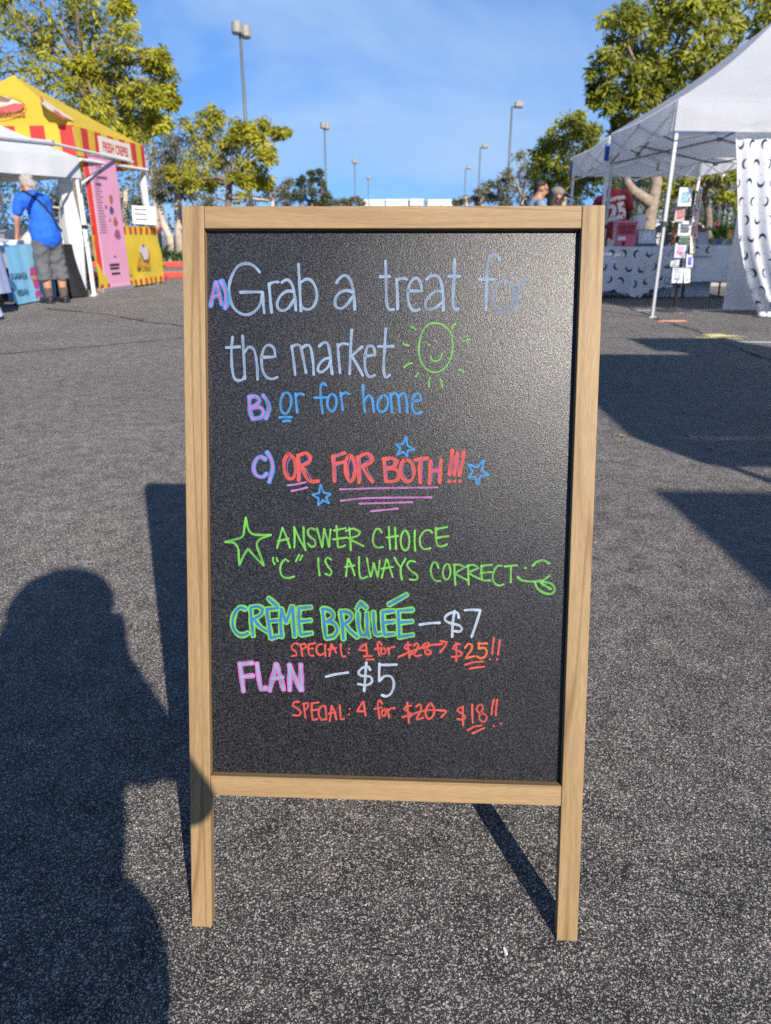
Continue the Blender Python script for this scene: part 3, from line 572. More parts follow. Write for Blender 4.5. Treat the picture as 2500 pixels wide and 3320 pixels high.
# ------------------------------------------------------------------ trees
def leaves(mb, tints, c, n, size, rng, droop=0.5, aspect=0.38, spread=None, sub=None):
    pass
LIGHTWARD = to_sun*0.7 + Vector((0, 0, 0.35))
def crown_mesh(name, blobs, mats_, parent, per, size, rng, droop=0.6, aspect=0.36, clump=0.34, nsub=9, shell=0.55):
    """many folded leaf faces gathered in twig clumps inside each blob (x, y, z, r)"""
    V = []; Fc = []; T = []
    for (bx, by, bz, br) in blobs:
        subs = []
        for _ in range(nsub):
            d = Vector((rng.gauss(0, 1), rng.gauss(0, 1), rng.gauss(0, 1))).normalized()
            rr = br*(shell + (1-shell)*rng.random())*0.85; subs.append((Vector((bx, by, bz)) + Vector((d.x, d.y, d.z*0.85))*rr, br*clump*rng.uniform(0.6, 1.35), rng.uniform(0.15, 0.85)))
        for (c, sr, tt) in subs:
            m_ = max(4, int(per/nsub*rng.uniform(0.6, 1.4)))
            for _ in range(m_):
                d = Vector((rng.gauss(0, 1), rng.gauss(0, 1), rng.gauss(0, 0.75)))
                d = d.normalized()*sr*(rng.random()**0.45); p = c + d
                ax = Vector((rng.gauss(0, 1), rng.gauss(0, 1), rng.gauss(0, 0.6)-droop)) + d.normalized()*0.7
                nn = d.normalized()*0.7 + LIGHTWARD + Vector((rng.gauss(0, .6), rng.gauss(0, .6), rng.gauss(0, .6))); nn.normalize()      # leaves turn their faces outward and to the light
                ax = ax - nn*ax.dot(nn); ax.normalize(); sd = ax.cross(nn).normalized(); up = nn
                s_ = size*rng.uniform(0.55, 1.25); o = len(V)
                V += [p, p+ax*s_*0.5+sd*s_*aspect*0.5+up*s_*0.06, p+ax*s_, p+ax*s_*0.5-sd*s_*aspect*0.5+up*s_*0.06]
                Fc += [(o, o+1, o+2), (o, o+2, o+3)]
                t_ = min(1, max(0, tt+rng.gauss(0, 0.16))); T += [t_]*4
    me = bpy.data.meshes.new(name); me.from_pydata([tuple(v) for v in V], [], Fc)
    me.materials.append(mats_); a = me.attributes.new('tint', 'FLOAT', 'POINT'); a.data.foreach_set('value', T)
    o = bpy.data.objects.new(name, me); COL.objects.link(o); o.parent = parent
    return o
BARK = mat('grey_brown_bark', (0.20, 0.155, 0.115), 0.9, 0.4, 14, bump=0.6, bscale=40)
PALE_BARK = mat('pale_eucalyptus_bark', (0.50, 0.42, 0.33), 0.85, 0.28, 5, bump=0.3, bscale=30)
LF_YEL = leaf_mat('yellow_green_leaves', (0.11, 0.125, 0.014), (0.64, 0.60, 0.05), 0.45)
LF_GRN = leaf_mat('mid_green_leaves', (0.060, 0.085, 0.012), (0.46, 0.46, 0.042), 0.40)
LF_OLV = leaf_mat('olive_grey_leaves', (0.060, 0.066, 0.034), (0.25, 0.235, 0.12), 0.25)
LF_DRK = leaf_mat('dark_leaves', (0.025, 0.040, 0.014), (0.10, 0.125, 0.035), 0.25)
LF_CON = leaf_mat('dark_conifer_leaves', (0.035, 0.052, 0.024), (0.11, 0.13, 0.055), 0.2)
def tree(name, label, base_px, Y, blobs_px, lm, bark, size, per, seed, trunk=None, tr=0.14, group='trees around the car park', cat='tree', depth=0.9, limbs=True, **k):
    """blobs_px: (u, v, radius in photo pixels[, extra distance]); trunk: list of pixels from the foot upward"""
    rng = random.Random(seed); q = PPM(Y)
    bx, by = base_px; base = AT(bx, by, Y); base.z = 0
    root = empty(name, base, 0, label, cat, group)
    bl = []
    for b in blobs_px:
        yy = Y + (b[3] if len(b) > 3 else rng.uniform(-depth, depth)); p = AT(b[0], b[1], yy) - base
        bl.append((p.x, p.y, p.z, b[2]/q))
    crown_mesh('crown', bl, lm, root, per, size, rng, **k)
    t = MB()
    if trunk: pts = [Vector((0, 0, -0.05))] + [AT(u, v, Y)-base for u, v in trunk]
    else:
        zt = max(0.6, min(b[2] for b in bl)); top = Vector((sum(b[0] for b in bl)/len(bl)*0.5, 0, zt)); pts = [Vector((0, 0, -0.05)), Vector((top.x*0.3+0.05, 0, zt*0.5)), top]
    n_ = len(pts); t.path(pts, [tr*(1.25 if i == 0 else 1-0.45*i/n_) for i in range(n_)], 10)
    if limbs:
        for (x, y, z, r) in bl:
            c = Vector((x, y, z)); s0 = pts[-1] if rng.random() < 0.7 else pts[-2].lerp(pts[-1], rng.uniform(0.3, 1)); 
            m_ = s0.lerp(c, 0.5) + Vector((rng.uniform(-.2, .2), rng.uniform(-.2, .2), rng.uniform(-0.1, 0.25)))
            t.path([s0, m_, c], [tr*0.38, tr*0.22, tr*0.07], 6)
            for _ in range(2):
                e_ = c + Vector((rng.gauss(0, 1), rng.gauss(0, 1), rng.gauss(0, 1))).normalized()*r*0.8; t.path([m_.lerp(c, 0.6), e_], [tr*0.10, tr*0.03], 5)
    t.build('trunk', bark, root, smooth=True)
    return root
tree('broadleaf_tree', 'tall yellow-green tree rising behind the yellow striped tent', (235, 740), 19.5,
     [(60,150,120),(190,40,130),(330,60,105),(120,280,110),(300,210,105),(390,250,80),(445,300,60),(520,190,34),(535,255,42),(470,200,50),(390,120,62),(250,130,120),(20,20,90),(-60,240,120),(-80,60,140),(270,310,90),(370,360,75),(455,370,60),(545,310,38),(560,330,30),(250,-70,140),(80,-120,160),(400,20,34),(350,440,60),(500,320,40),(200,240,100),(310,380,70),(430,430,55),(520,400,40)],
     LF_YEL, BARK, 0.15, 640, 11, droop=0.9, clump=0.33, nsub=12, trunk=[(250, 620), (268, 480), (285, 330), (270, 220)], tr=0.17)
tree('broadleaf_tree', 'rounded yellow-green tree just left of the tall lamp post row', (735, 745), 25,
     [(640,410,60),(690,380,45),(700,460,65),(755,420,48),(800,440,52),(845,410,42),(845,470,50),(900,430,28),(925,425,20),(640,500,60),(560,555,34),(700,550,62),(780,550,62),(835,560,50),(620,580,50),(740,495,58),(870,500,40),(665,590,40),(790,600,36),(850,600,34)],
     LF_YEL, BARK, 0.16, 560, 12, droop=0.8, clump=0.34, nsub=12, shell=0.4, trunk=[(735, 690), (742, 650), (745, 590)], tr=0.13)
tree('broadleaf_tree', 'big dark green tree with a crooked trunk behind the white canopy', (2098, 800), 17.5,
     [(2010,85,62),(2080,50,70),(2160,45,70),(2060,150,80),(2150,140,80),(1965,215,58),(2030,250,78),(2110,255,80),(2200,210,85),(2270,190,75),(1945,280,45),(2080,335,58),(2160,300,75),(2330,60,70),(2420,30,95),(2490,90,70),(2250,20,60),(2350,150,60),(1990,325,42),(2020,395,34),(2010,430,26),(2500,-50,120),(2330,-70,110),(2150,-60,100),(2080,420,34),(2180,390,40),(1925,325,16)],
     LF_GRN, mat('tan_brown_bark', (0.30, 0.235, 0.175), 0.9, 0.35, 12, bump=0.6, bscale=40), 0.15, 700, 13, clump=0.35, trunk=[(2100, 745), (2108, 690), (2118, 640), (2128, 590), (2110, 500), (2100, 420), (2130, 300)], tr=0.17)
mb = MB(); _b = bpy.context.scene.objects['broadleaf_tree.002']; _o = _b.location
mb.path([AT(u, v, 17.4)-_o for u, v in ((2112, 660), (2085, 640), (2052, 618), (2033, 590), (2022, 540), (2010, 450))], [0.125, 0.12, 0.105, 0.09, 0.075, 0.04], 9)
mb.build('limb', MATS['tan_brown_bark'], _b, smooth=True)
tree('broadleaf_tree', 'round green tree between the eucalyptus row and the far white canopy', (1832, 745), 23,
     [(1850,425,58),(1800,450,50),(1760,480,42),(1905,435,48),(1830,520,62),(1770,550,52),(1900,510,55),(1860,580,50),(1800,600,45),(1930,480,40),(1880,400,34),(1930,560,50),(1760,605,34)],
     LF_GRN, PALE_BARK, 0.165, 650, 14, clump=0.4, trunk=[(1830, 690), (1826, 640), (1835, 580)], tr=0.13)
tree('broadleaf_tree', 'leafy tree with a thin forked trunk behind the postcard rack', (2300, 770), 21,
     [(2160,560,50),(2220,580,50),(2290,560,52),(2350,580,50),(2410,560,55),(2190,620,44),(2250,630,34),(2345,640,36),(2400,650,45),(2460,600,60),(2130,600,40),(2280,520,50),(2200,520,50),(2380,510,50)],
     LF_GRN, BARK, 0.17, 260, 15, trunk=[(2298, 720), (2296, 680), (2285, 640), (2275, 590)], tr=0.11)
euc = [('grey-green eucalyptus at the left end of the row beside the yellow tent', (505, 760), 30, [(470,470,44),(500,430,40),(520,510,44),(480,560,44),(540,560,40),(460,610,44),(515,610,36),(545,470,34),(500,350,26),(480,400,36)], [(508,690),(500,600)]),
       ('grey-green eucalyptus with a slim white trunk behind the board corner', (580, 800), 26, [(560,430,52),(590,480,50),(540,500,46),(580,540,50),(550,590,40),(610,560,40),(600,620,34)], [(578,700),(576,620),(570,540)]),
       ('grey-green eucalyptus with a bent white trunk by the red kerbs', (560, 805), 26.5, [(520,520,36),(530,570,36),(510,620,30),(550,630,30)], [(552,770),(530,725),(518,670),(520,600)]),
       ('dark eucalyptus seen under the yellow tent', (400, 750), 33, [(400,640,46),(440,600,40),(380,690,36),(430,690,40),(460,650,34),(370,610,40),(350,660,40)], [(405,690),(408,620)]),
       ('dark bushy eucalyptus behind the man in blue', (200, 750), 31, [(160,620,52),(220,610,50),(260,640,50),(120,660,50),(200,680,44),(270,700,44),(60,640,50),(20,680,50),(-30,640,60),(300,640,40)], [(200,700),(205,640)]),
       ('grey-green eucalyptus behind the rounded yellow-green tree', (880, 750), 42, [(900,600,36),(870,640,34),(910,650,30),(935,590,20),(860,590,30),(760,640,34),(690,650,34),(810,650,30),(645,650,34)], [(882,700),(884,650)])]
for i, (lb, bp, Y, bl, tr_) in enumerate(euc):
    tree('eucalyptus_tree', lb, bp, Y, bl, LF_OLV if i < 3 or i == 5 else LF_DRK, PALE_BARK, 0.17 if i < 5 else 0.24, 230, 30+i, trunk=tr_, tr=0.15 if i < 3 else 0.13, group='eucalyptus trees', droop=1.1, aspect=0.24, nsub=11)
# row of eucalyptus on the right running away from the camera
erow = [(1690, 750, 34, [(1690,515,34),(1720,545,36),(1700,585,36),(1660,560,30),(1735,590,36),(1700,640,34),(1740,650,30)], 'tallest'), (1630, 750, 42, [(1635,570,26),(1615,600,28),(1650,610,28),(1600,640,26),(1645,650,26)], 'second'), (1560, 750, 55, [(1580,600,22),(1560,615,20),(1590,640,22),(1550,650,20)], 'third'), (1510, 750, 72, [(1515,640,15),(1490,650,13),(1540,645,15),(1478,655,10)], 'smallest')]
el = ['tallest grey-green eucalyptus next to the round tree right of the board', 'second eucalyptus of the right row, left of the tallest one', 'third eucalyptus of the right row, in front of a far lamp post', 'smallest far eucalyptus at the left tip of the right row']
for i, (u, v, Y, bl, _) in enumerate(erow):
    tree('eucalyptus_tree', el[i], (u, v), Y, bl, LF_OLV, PALE_BARK, 0.17+0.06*i, 260, 50+i, tr=0.16, trunk=[(u+4, 690), (u+2, 640)], group='eucalyptus trees', droop=1.0, aspect=0.26)
cl = ['left dark conifer in the far clump left of centre', 'middle pointed conifer in the far clump left of centre', 'right pointed conifer beside the second lamp post', 'low bushy conifer at the foot of the far clump']
for i, (u, bl) in enumerate([(975, [(975,600,18),(968,630,24),(985,655,24),(980,580,9)]), (1012, [(1010,562,13),(1012,590,18),(1008,625,20),(1015,655,22)]), (1042, [(1038,560,12),(1042,590,16),(1048,622,20),(1040,655,24)]), (1070, [(1060,640,18),(1072,655,18),(940,650,26),(925,630,14),(1050,660,20)])]):
    tree('conifer_tree', cl[i], (u, 750), 58, bl, LF_CON, BARK, 0.26, 330, 70+i, tr=0.16, group='far conifers', droop=-0.3, aspect=0.3, depth=0.5)
for i, (u, bl, lb) in enumerate([(1110, [(1100,655,12),(1115,648,10),(1128,656,12)], 'small far tree just left of the first white building'), (1150, [(1140,652,12),(1152,643,11),(1165,650,12),(1175,656,9)], 'small far tree touching the first white building')]):
    tree('distant_tree', lb, (u, 750), 110, bl, LF_OLV, BARK, 0.5, 160, 80+i, tr=0.2, group='small far trees', depth=0.5)
# a far-off belt of trees that closes the horizon
rng = random.Random(99); bl = []
for i in range(70):
    x = -95 + i*1.35 + rng.uniform(-.5, .5); bl += [(x, 62+rng.uniform(-3, 3), 1.2+rng.uniform(-.3, 1.2), rng.uniform(1.3, 2.2))] + ([(x, 60+rng.uniform(-3, 3), 3.6+rng.uniform(-.8, 1.4), rng.uniform(1.3, 2.0))] if x < -12 else [])
for i in range(40):
    x = 24 + i*1.8 + rng.uniform(-.5, .5); bl += [(x, 60+rng.uniform(-3, 3), 1.4+rng.uniform(-.3, 1.5), rng.uniform(1.4, 2.4)), (x, 62, 4.0+rng.uniform(-.6, 1.6), rng.uniform(1.4, 2.2))]
wd = crown_mesh('far_wood', bl, LF_DRK, None, 150, 0.42, rng); tag(wd, kind='stuff')

hd = empty('hedge', (8.5, 26.5, 0), 0, 'dark shrubby hedge behind the postcard rack', 'hedge')  # dark-leaved shrubs filling the background behind the rack
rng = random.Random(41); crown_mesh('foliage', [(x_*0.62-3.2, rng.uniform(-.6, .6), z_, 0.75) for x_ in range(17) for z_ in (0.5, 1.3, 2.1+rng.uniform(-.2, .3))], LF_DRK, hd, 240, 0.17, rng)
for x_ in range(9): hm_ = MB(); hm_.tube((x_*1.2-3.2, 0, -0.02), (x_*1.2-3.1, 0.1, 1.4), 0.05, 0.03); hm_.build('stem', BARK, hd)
# ------------------------------------------------------------------ far white buildings, lamp posts
WHITE_B = mat('white_render', (0.78, 0.78, 0.76), 0.8, 0.05, 0.5); GREY_W = mat('dark_window_band', (0.10, 0.13, 0.18), 0.3, 0.2, 1)  # white walls with a dark blue-grey band
blabels = ['white flat-roofed building at the left of the far skyline', 'low grey and white building second in the far skyline', 'white block with a dark strip, third in the far skyline', 'long stepped white building at the right of the far skyline']
for i, (u0, u1, vt, lb) in enumerate([(1177, 1246, 651, blabels[0]), (1252, 1322, 650, blabels[1]), (1330, 1372, 649, blabels[2]), (1388, 1462, 651, blabels[3])]):
    Y = 170; a, b = AT(u0, vt, Y), AT(u1, vt, Y); cx_ = (a.x+b.x)/2; wd_ = b.x-a.x; h_ = a.z
    r = empty('white_building', (cx_, Y, 0), 0, lb, 'building', 'white buildings on the skyline')
    m1 = MB(); m1.box((0, 6, h_/2), (wd_, 12, h_))
    if i == 1: m1.box((-wd_*0.32, 6, h_/2-0.4), (wd_*0.3, 12.6, h_-0.9))
    if i == 3: m1.box((wd_*0.32, 5.6, h_/2-0.3), (wd_*0.45, 12.6, h_-0.6))
    m1.build('wall', WHITE_B, r, bevel=0.05)
    m2 = MB(); m2.box((0, -0.05, h_-1.35), (wd_*0.86, 0.12, 0.6)); m2.build('window_band', GREY_W, r)
    m3 = MB(); m3.box((0, 6, h_+0.12), (wd_+0.3, 12.3, 0.25)); m3.build('roof', WHITE_B, r)
POLE = mat('grey_green_pole', (0.13, 0.145, 0.13), 0.55, 0.12, 3, metal=0.2); HEAD = mat('beige_lamp_housing', (0.30, 0.28, 0.235), 0.55, 0.12, 6); LENS = mat('dark_lamp_lens', (0.09, 0.08, 0.07), 0.3, 0.1)
def lamp_post(label, u, v, hgt, double, side):
    p = G(u, v, hgt); r = empty('lamp_post', (p.x, p.y, 0), 0, label, 'lamp post', 'car park lamp posts')
    m = MB(); m.tube((0, 0, 0.6), (0, 0, hgt-0.1), 0.10, 0.065, 12); m.build('pole', POLE, r, smooth=True)
    m = MB(); m.tube((0, 0, -0.05), (0, 0, 0.65), 0.28, 0.28, 16); m.build('footing', mat('concrete_footing', (0.36, 0.34, 0.31), 0.9, 0.15), r)
    for sx in ((-1, 1) if double else (side,)):
        dx, dy = (-0.10, -0.25) if (double and sx < 0) else ((0.17, 0.45) if double else (side*0.48, 0))
        a = MB(); a.tube((0, 0, hgt-0.18), (dx*0.7, dy*0.7, hgt-0.14), 0.05); a.build('arm', POLE, r)
        h_ = MB(); h_.tube((dx, dy, hgt-0.20), (dx, dy, hgt+0.24), 0.235, 0.225, 20) if double else h_.box((dx, dy, hgt), (0.56, 0.5, 0.34))
        hd = h_.build('lamp_head', HEAD, r, bevel=0.04)
        g = MB(); g.tube((dx, dy, hgt-0.25), (dx, dy, hgt-0.19), 0.20, 0.215, 16) if double else g.box((dx, dy, hgt-0.2), (0.5, 0.44, 0.06))
        g.build('lens', LENS, hd)
    return r
ll = ['tallest lamp post with two round heads left of the board', 'lamp post beside the pointed conifers', 'third lamp post of the left row, over the small far tree', 'smallest lamp post of the left row, above the first white building', 'tall single-head lamp post rising beside the right eucalyptus trees', 'middle single-head lamp post of the right row', 'smallest single-head lamp post of the right row']
for i, (u, v) in enumerate([(778, 95), (1052, 408), (1150, 523), (1194, 575), (1661, 338), (1558, 473), (1510, 543)]):
    lamp_post(ll[i], u, v, 9.5, i < 4, 1)
# ------------------------------------------------------------------ tents
CLOTH_W = mat('white_canopy_cloth', (0.82, 0.83, 0.84), 0.75, 0.05, 2.2, bump=0.35, bscale=4, trans=0.6)
CLOTH_W2 = mat('cool_white_cloth', (0.66, 0.675, 0.69), 0.8, 0.05, 3, bump=0.15, bscale=8, trans=0.2)
STEEL = mat('grey_painted_steel', (0.42, 0.43, 0.42), 0.45, 0.08, 6, metal=0.3); WSTEEL = mat('white_painted_steel', (0.80, 0.80, 0.78), 0.45, 0.06, 6)
TRUSS = mat('dark_grey_truss', (0.16, 0.15, 0.145), 0.5, 0.1, 6, metal=0.3); BLACKP = mat('black_plastic', (0.02, 0.02, 0.022), 0.45, 0.15, 8)
BLUEP = mat('blue_plastic', (0.02, 0.08, 0.36), 0.45, 0.1, 8)
def stripe_mat(name, a, b, period):
    m = bpy.data.materials.new(name); m.use_nodes = True; n = m.node_tree.nodes; l = m.node_tree.links; p = n['Principled BSDF']
    uv = n.new('ShaderNodeUVMap'); sx = n.new('ShaderNodeSeparateXYZ'); l.new(uv.outputs[0], sx.inputs[0])
    f = math_node(n, l, 'LESS_THAN', math_node(n, l, 'FRACT', math_node(n, l, 'MULTIPLY', sx.outputs[0], 1/period)), 0.5)
    mx = n.new('ShaderNodeMixRGB'); mx.inputs[1].default_value = (*b, 1); mx.inputs[2].default_value = (*a, 1); l.new(f, mx.inputs[0]); l.new(mx.outputs[0], p.inputs['Base Color']); p.inputs['Roughness'].default_value = 0.7
    tr = n.new('ShaderNodeBsdfTranslucent'); l.new(mx.outputs[0], tr.inputs[0]); ms = n.new('ShaderNodeMixShader'); ms.inputs[0].default_value = 0.25
    l.new(p.outputs[0], ms.inputs[1]); l.new(tr.outputs[0], ms.inputs[2]); l.new(ms.outputs[0], n['Material Output'].inputs[0]); return m
YEL, RED = (0.80, 0.57, 0.055), (0.70, 0.055, 0.05)
CLOTH_Y = mat('yellow_canopy_cloth', YEL, 0.7, 0.05, 3, bump=0.08, bscale=8, trans=0.3); STRIPES = stripe_mat('red_yellow_stripes', RED, YEL, 0.47)
def tent(label, cs, zb, zt, peak, roof_m, val_m, leg_m, sag=0.07, legs=(0, 1, 2, 3), truss=True, group='pop-up market tents', name='market_tent', uoff=(0, 0, 0, 0), leg_r=0.019, clips=BLACKP):
    c0 = Vector((sum(c[0] for c in cs)/4, sum(c[1] for c in cs)/4, 0)); r = empty(name, c0, 0, label, 'tent', group)
    P = [Vector((c[0], c[1], 0))-c0 for c in cs]; pk = Vector(peak)-c0
    roof = MB(); val = MB()
    for i in range(4):
        a, b = P[i], P[(i+1) % 4]
        def fn(u, v, a=a, b=b):
            e = Vector((a.x, a.y, zt)).lerp(Vector((b.x, b.y, zt)), u); q = e.lerp(pk, v*0.985)
            q.z -= sag*math.sin(math.pi*v)*(1.0 + 0.5*math.sin(math.pi*u)); 
            q.z -= 0.5*sag*math.sin(math.pi*u)*(1-v)**3
            return q
        roof.grid(fn, 14, 12)
        ln = (b-a).length; out = Vector(((b-a).y, -(b-a).x, 0)).normalized()
        def fv(u, v, a=a, b=b, out=out, i=i):
            q = a.lerp(b, u); w_ = 0.012*math.sin(u*17+i)*(1-v) + 0.006*math.sin(u*41)*(1-v)
            q = q + out*(0.008+w_); q.z = zb+(zt-zb)*v - 0.5*sag*math.sin(math.pi*u)*v - 0.015*math.sin(u*math.pi)*(1-v); return q
        val.grid(fv, 36, 3, uvfn=lambda u, v, ln=ln, i=i: (u*ln+uoff[i], v*(zt-zb)))
    ro = roof.build('canopy', roof_m, r, smooth=True); cap = MB()
    cap.tube(pk+Vector((0, 0, -0.06)), pk+Vector((0, 0, 0.0)), 0.05, 0.03, 12); cap.build('peak_cap', roof_m, ro)
    val.build('valance', val_m, r, smooth=True)
    for i in legs:
        p = P[i]*0.975; lg = MB(); lg.box((p.x, p.y, 1.0+(zt-1.0)/2), (leg_r*2.1, leg_r*2.1, zt-1.02)); lg.box((p.x, p.y, 0.52), (leg_r*1.7, leg_r*1.7, 1.04))
        lo = lg.build('leg', leg_m, r, bevel=0.003)
        k = MB(); k.box((p.x, p.y, 1.03), (leg_r*2.9, leg_r*2.9, 0.055)); k.box((p.x+leg_r*1.9, p.y, 1.03), (0.02, 0.014, 0.03)); k.build('collar', clips, lo, bevel=0.003)
        k = MB(); k.box((p.x, p.y, 0.006), (0.085, 0.085, 0.012)); k.build('foot_plate', leg_m, lo)
    if truss:
        for i in range(4):
            a, b = P[i]*0.985, P[(i+1) % 4]*0.985; hi, lo_ = zt-0.08, zt-0.40; t = MB()
            A = lambda f, z: Vector((a.lerp(b, f).x, a.lerp(b, f).y, z)); mid = 0.5
            for (f0, z0, f1, z1) in ((0, hi, .25, (hi+lo_)/2), (.25, (hi+lo_)/2, .5, lo_), (0, lo_, .5, hi), (.5, hi, 1, lo_), (.5, lo_, 1, hi)): t.tube(A(f0, z0), A(f1, z1), 0.011, n=6)
            for z_ in (hi, lo_): t.box(A(.5, z_), (0.05, 0.05, 0.05))
            t.build('truss', TRUSS if leg_m is not WSTEEL else WSTEEL, r)
        t = MB(); t.tube((pk.x, pk.y, zt-0.35), (pk.x, pk.y, pk.z-0.05), 0.02)
        for i in range(4):
            m_ = P[i].lerp(P[(i+1) % 4], 0.5)*0.985; t.tube((m_.x, m_.y, zt-0.1), (pk.x, pk.y, zt+0.05), 0.011, n=6)
        t.build('centre_pole', TRUSS, r)
    return r
t1 = tent('white pop-up canopy with the moon print curtain, closest on the right', [(3.13, 8.69), (6.25, 8.60), (6.3, 11.40), (3.24, 11.45)], 1.965, 2.27, (4.75, 10.05, 3.38), CLOTH_W, CLOTH_W, STEEL)
t2 = tent('smaller white canopy with blue corner straps behind the front white canopy', [(3.29, 11.75), (5.66, 12.1), (5.9, 14.7), (3.50, 14.75)], 1.94, 2.27, (4.6, 13.3, 2.95), CLOTH_W, CLOTH_W, WSTEEL)
for (x, y) in ((3.28, 11.74), (3.49, 14.74)):
    k = MB(); k.box((x-4.59, y-13.325, 2.05), (0.06, 0.06, 0.22)); k.build('corner_strap', BLUEP, t2, bevel=0.01)
# neighbours of the same row, outside the picture on the right, that throw the long shadows over the asphalt
t5 = tent('white canopy whose shadow falls on the asphalt right of the board', [(2.82, -0.48), (6.3, -0.48), (6.3, 2.10), (2.82, 2.10)], 1.98, 2.26, (4.9, 1.05, 2.9), CLOTH_W, CLOTH_W, STEEL)
cp_ = MB(); cp_.grid(lambda u, v: Vector((0.47+(u-0.5)*0.95, 0.3+(v-0.5)*0.8, 3.16+0.25*(1-2*abs(u-.5))*(1-2*abs(v-.5)))), 8, 8); cp_.box((0.5, 0.3, 2.95), (0.78, 0.6, 0.5)); cp_.build('shadow_vent_cap', CLOTH_W, t5, smooth=True)  # unseen cap and box, shaped to throw the upper patch of shadow
tent('white canopy standing behind the photographer on the right', [(2.66, -4.1), (5.8, -4.1), (5.8, -1.27), (2.66, -1.27)], 1.98, 2.26, (4.2, -2.7, 3.1), CLOTH_W, CLOTH_W, STEEL)

# left: yellow striped tent
NR, FR_ = Vector((-4.76, 12.2, 0)), Vector((-4.55, 14.95, 0)); LD = Vector((-0.997, 0.076, 0))
ty = tent('yellow tent with red and yellow striped valance', [NR+LD*3.0, NR, FR_, FR_+LD*3.0], 2.05, 2.47, (-6.16, 13.6, 3.37), CLOTH_Y, STRIPES, WSTEEL, sag=0.015, truss=False, uoff=(0.03, 0.235, 0, 0))
YB = ty.location.copy()
def on_plane(u, v, p0, n_):
    d = ray(u, v); o = Vector((0, 0, CAM_H)); return o + d*((p0-o).dot(n_)/d.dot(n_))
def decal(name, px, p0, n_, off, m, parent, origin):
    q = [on_plane(u, v, p0, n_)+n_*off-origin for u, v in px]; mb = MB(); mb.add(q, [tuple(range(len(q)))]); return mb.build(name, m, parent)
PK = Vector((-6.16, 13.6, 3.37)); zt_ = Vector((0, 0, 2.47))
n1 = ((NR+zt_)-(NR+LD*3+zt_)).cross(PK-(NR+zt_)).normalized(); n1 = n1 if n1.y < 0 else -n1
n2 = ((FR_+zt_)-(NR+zt_)).cross(PK-(NR+zt_)).normalized(); n2 = n2 if n2.x > 0 else -n2
CREAM = mat('printed_cream', (0.72, 0.63, 0.50), 0.7, 0.12, 30, trans=0.2); BERRY = mat('printed_berry', (0.52, 0.10, 0.09), 0.7, 0.3, 30); BROWN = mat('printed_brown', (0.28, 0.075, 0.03), 0.7, 0.15, 30); CARAMEL = mat('printed_caramel', (0.55, 0.25, 0.05), 0.7, 0.2, 30); ORANGEP = mat('printed_orange_line', (0.70, 0.33, 0.05), 0.7, 0.1)
can = [o for o in bpy.data.objects if o.name.startswith('canopy') and o.parent == ty][0]
decal('crepe_picture', [(-80, 345), (-30, 322), (20, 318), (50, 330), (78, 345), (82, 352), (60, 368), (30, 372), (-20, 375), (-70, 370)], NR+zt_, n1, 0.03, CREAM, can, YB)
decal('crepe_picture', [(20, 350), (50, 342), (78, 344), (83, 352), (70, 366), (30, 372), (-20, 376), (-30, 362)], NR+zt_, n1, 0.034, BERRY, can, YB)
decal('crepe_picture', [(-30, 326), (10, 319), (40, 328), (30, 338), (0, 336)], NR+zt_, n1, 0.034, mat('printed_cocoa', (0.25, 0.15, 0.08), 0.7, 0.3, 40), can, YB)
el_ = [(-20+108*math.cos(a), 352+44*math.sin(a)) for a in [2*math.pi*i/40 for i in range(40)]]; el2 = [(-20+105.5*math.cos(a), 352+41.5*math.sin(a)) for a in [2*math.pi*i/40 for i in range(40)]]
mb = MB(); q1 = [on_plane(u, v, NR+zt_, n1)+n1*0.03-YB for u, v in el_]; q2 = [on_plane(u, v, NR+zt_, n1)+n1*0.03-YB for u, v in el2]
mb.add(q1+q2, [(i, (i+1) % 40, 40+(i+1) % 40, 40+i) for i in range(40)]); mb.build('print_outline', ORANGEP, can)
pc = on_plane(22, 377, NR+zt_, n1)+n1*0.034-YB; ex = (NR-(NR+LD*3)).normalized()
text_mesh('roof_lettering', 'Delicious', 0.17, BROWN, can, frame(pc, ex, Vector((0, 0.5, 0.85))), 0, 0.004)
decal('crepe_picture', [(128, 322), (140, 328), (165, 345), (190, 362), (215, 378), (240, 395), (215, 392), (185, 378), (150, 358), (132, 340)], NR+zt_, n2, 0.03, CREAM, can, YB)
decal('crepe_picture', [(168, 362), (185, 368), (200, 382), (222, 392), (205, 394), (180, 380)], NR+zt_, n2, 0.036, BERRY, can, YB)
decal('crepe_picture', [(126, 320), (134, 322), (140, 336), (132, 338)], NR+zt_, n2, 0.036, BERRY, can, YB)
# plate FRESH CREPES on the aisle-side valance
sd = (FR_-NR).normalized(); so = Vector((sd.y, -sd.x, 0)); vc = NR.lerp(FR_, 0.505)+so*0.035; vc.z = 2.265; vc -= YB
valo = [o for o in bpy.data.objects if o.name.startswith('valance') and o.parent == ty][0]
pl = MB(); pl.box((0, 0, 0), (1.26, 0.30, 0.004)); pm_ = pl.build('name_plate', mat('printed_plate', (0.74, 0.70, 0.60), 0.7, 0.05), valo, M=frame(vc, sd, (0, 0, 1)))
text_mesh('valance_lettering', 'FRESH CREPES', 0.20, mat('printed_red', (0.60, 0.06, 0.05), 0.7, 0.1), valo, frame(vc+so*0.006, sd, (0, 0, 1)), 0, 0.006, xscale=0.80)
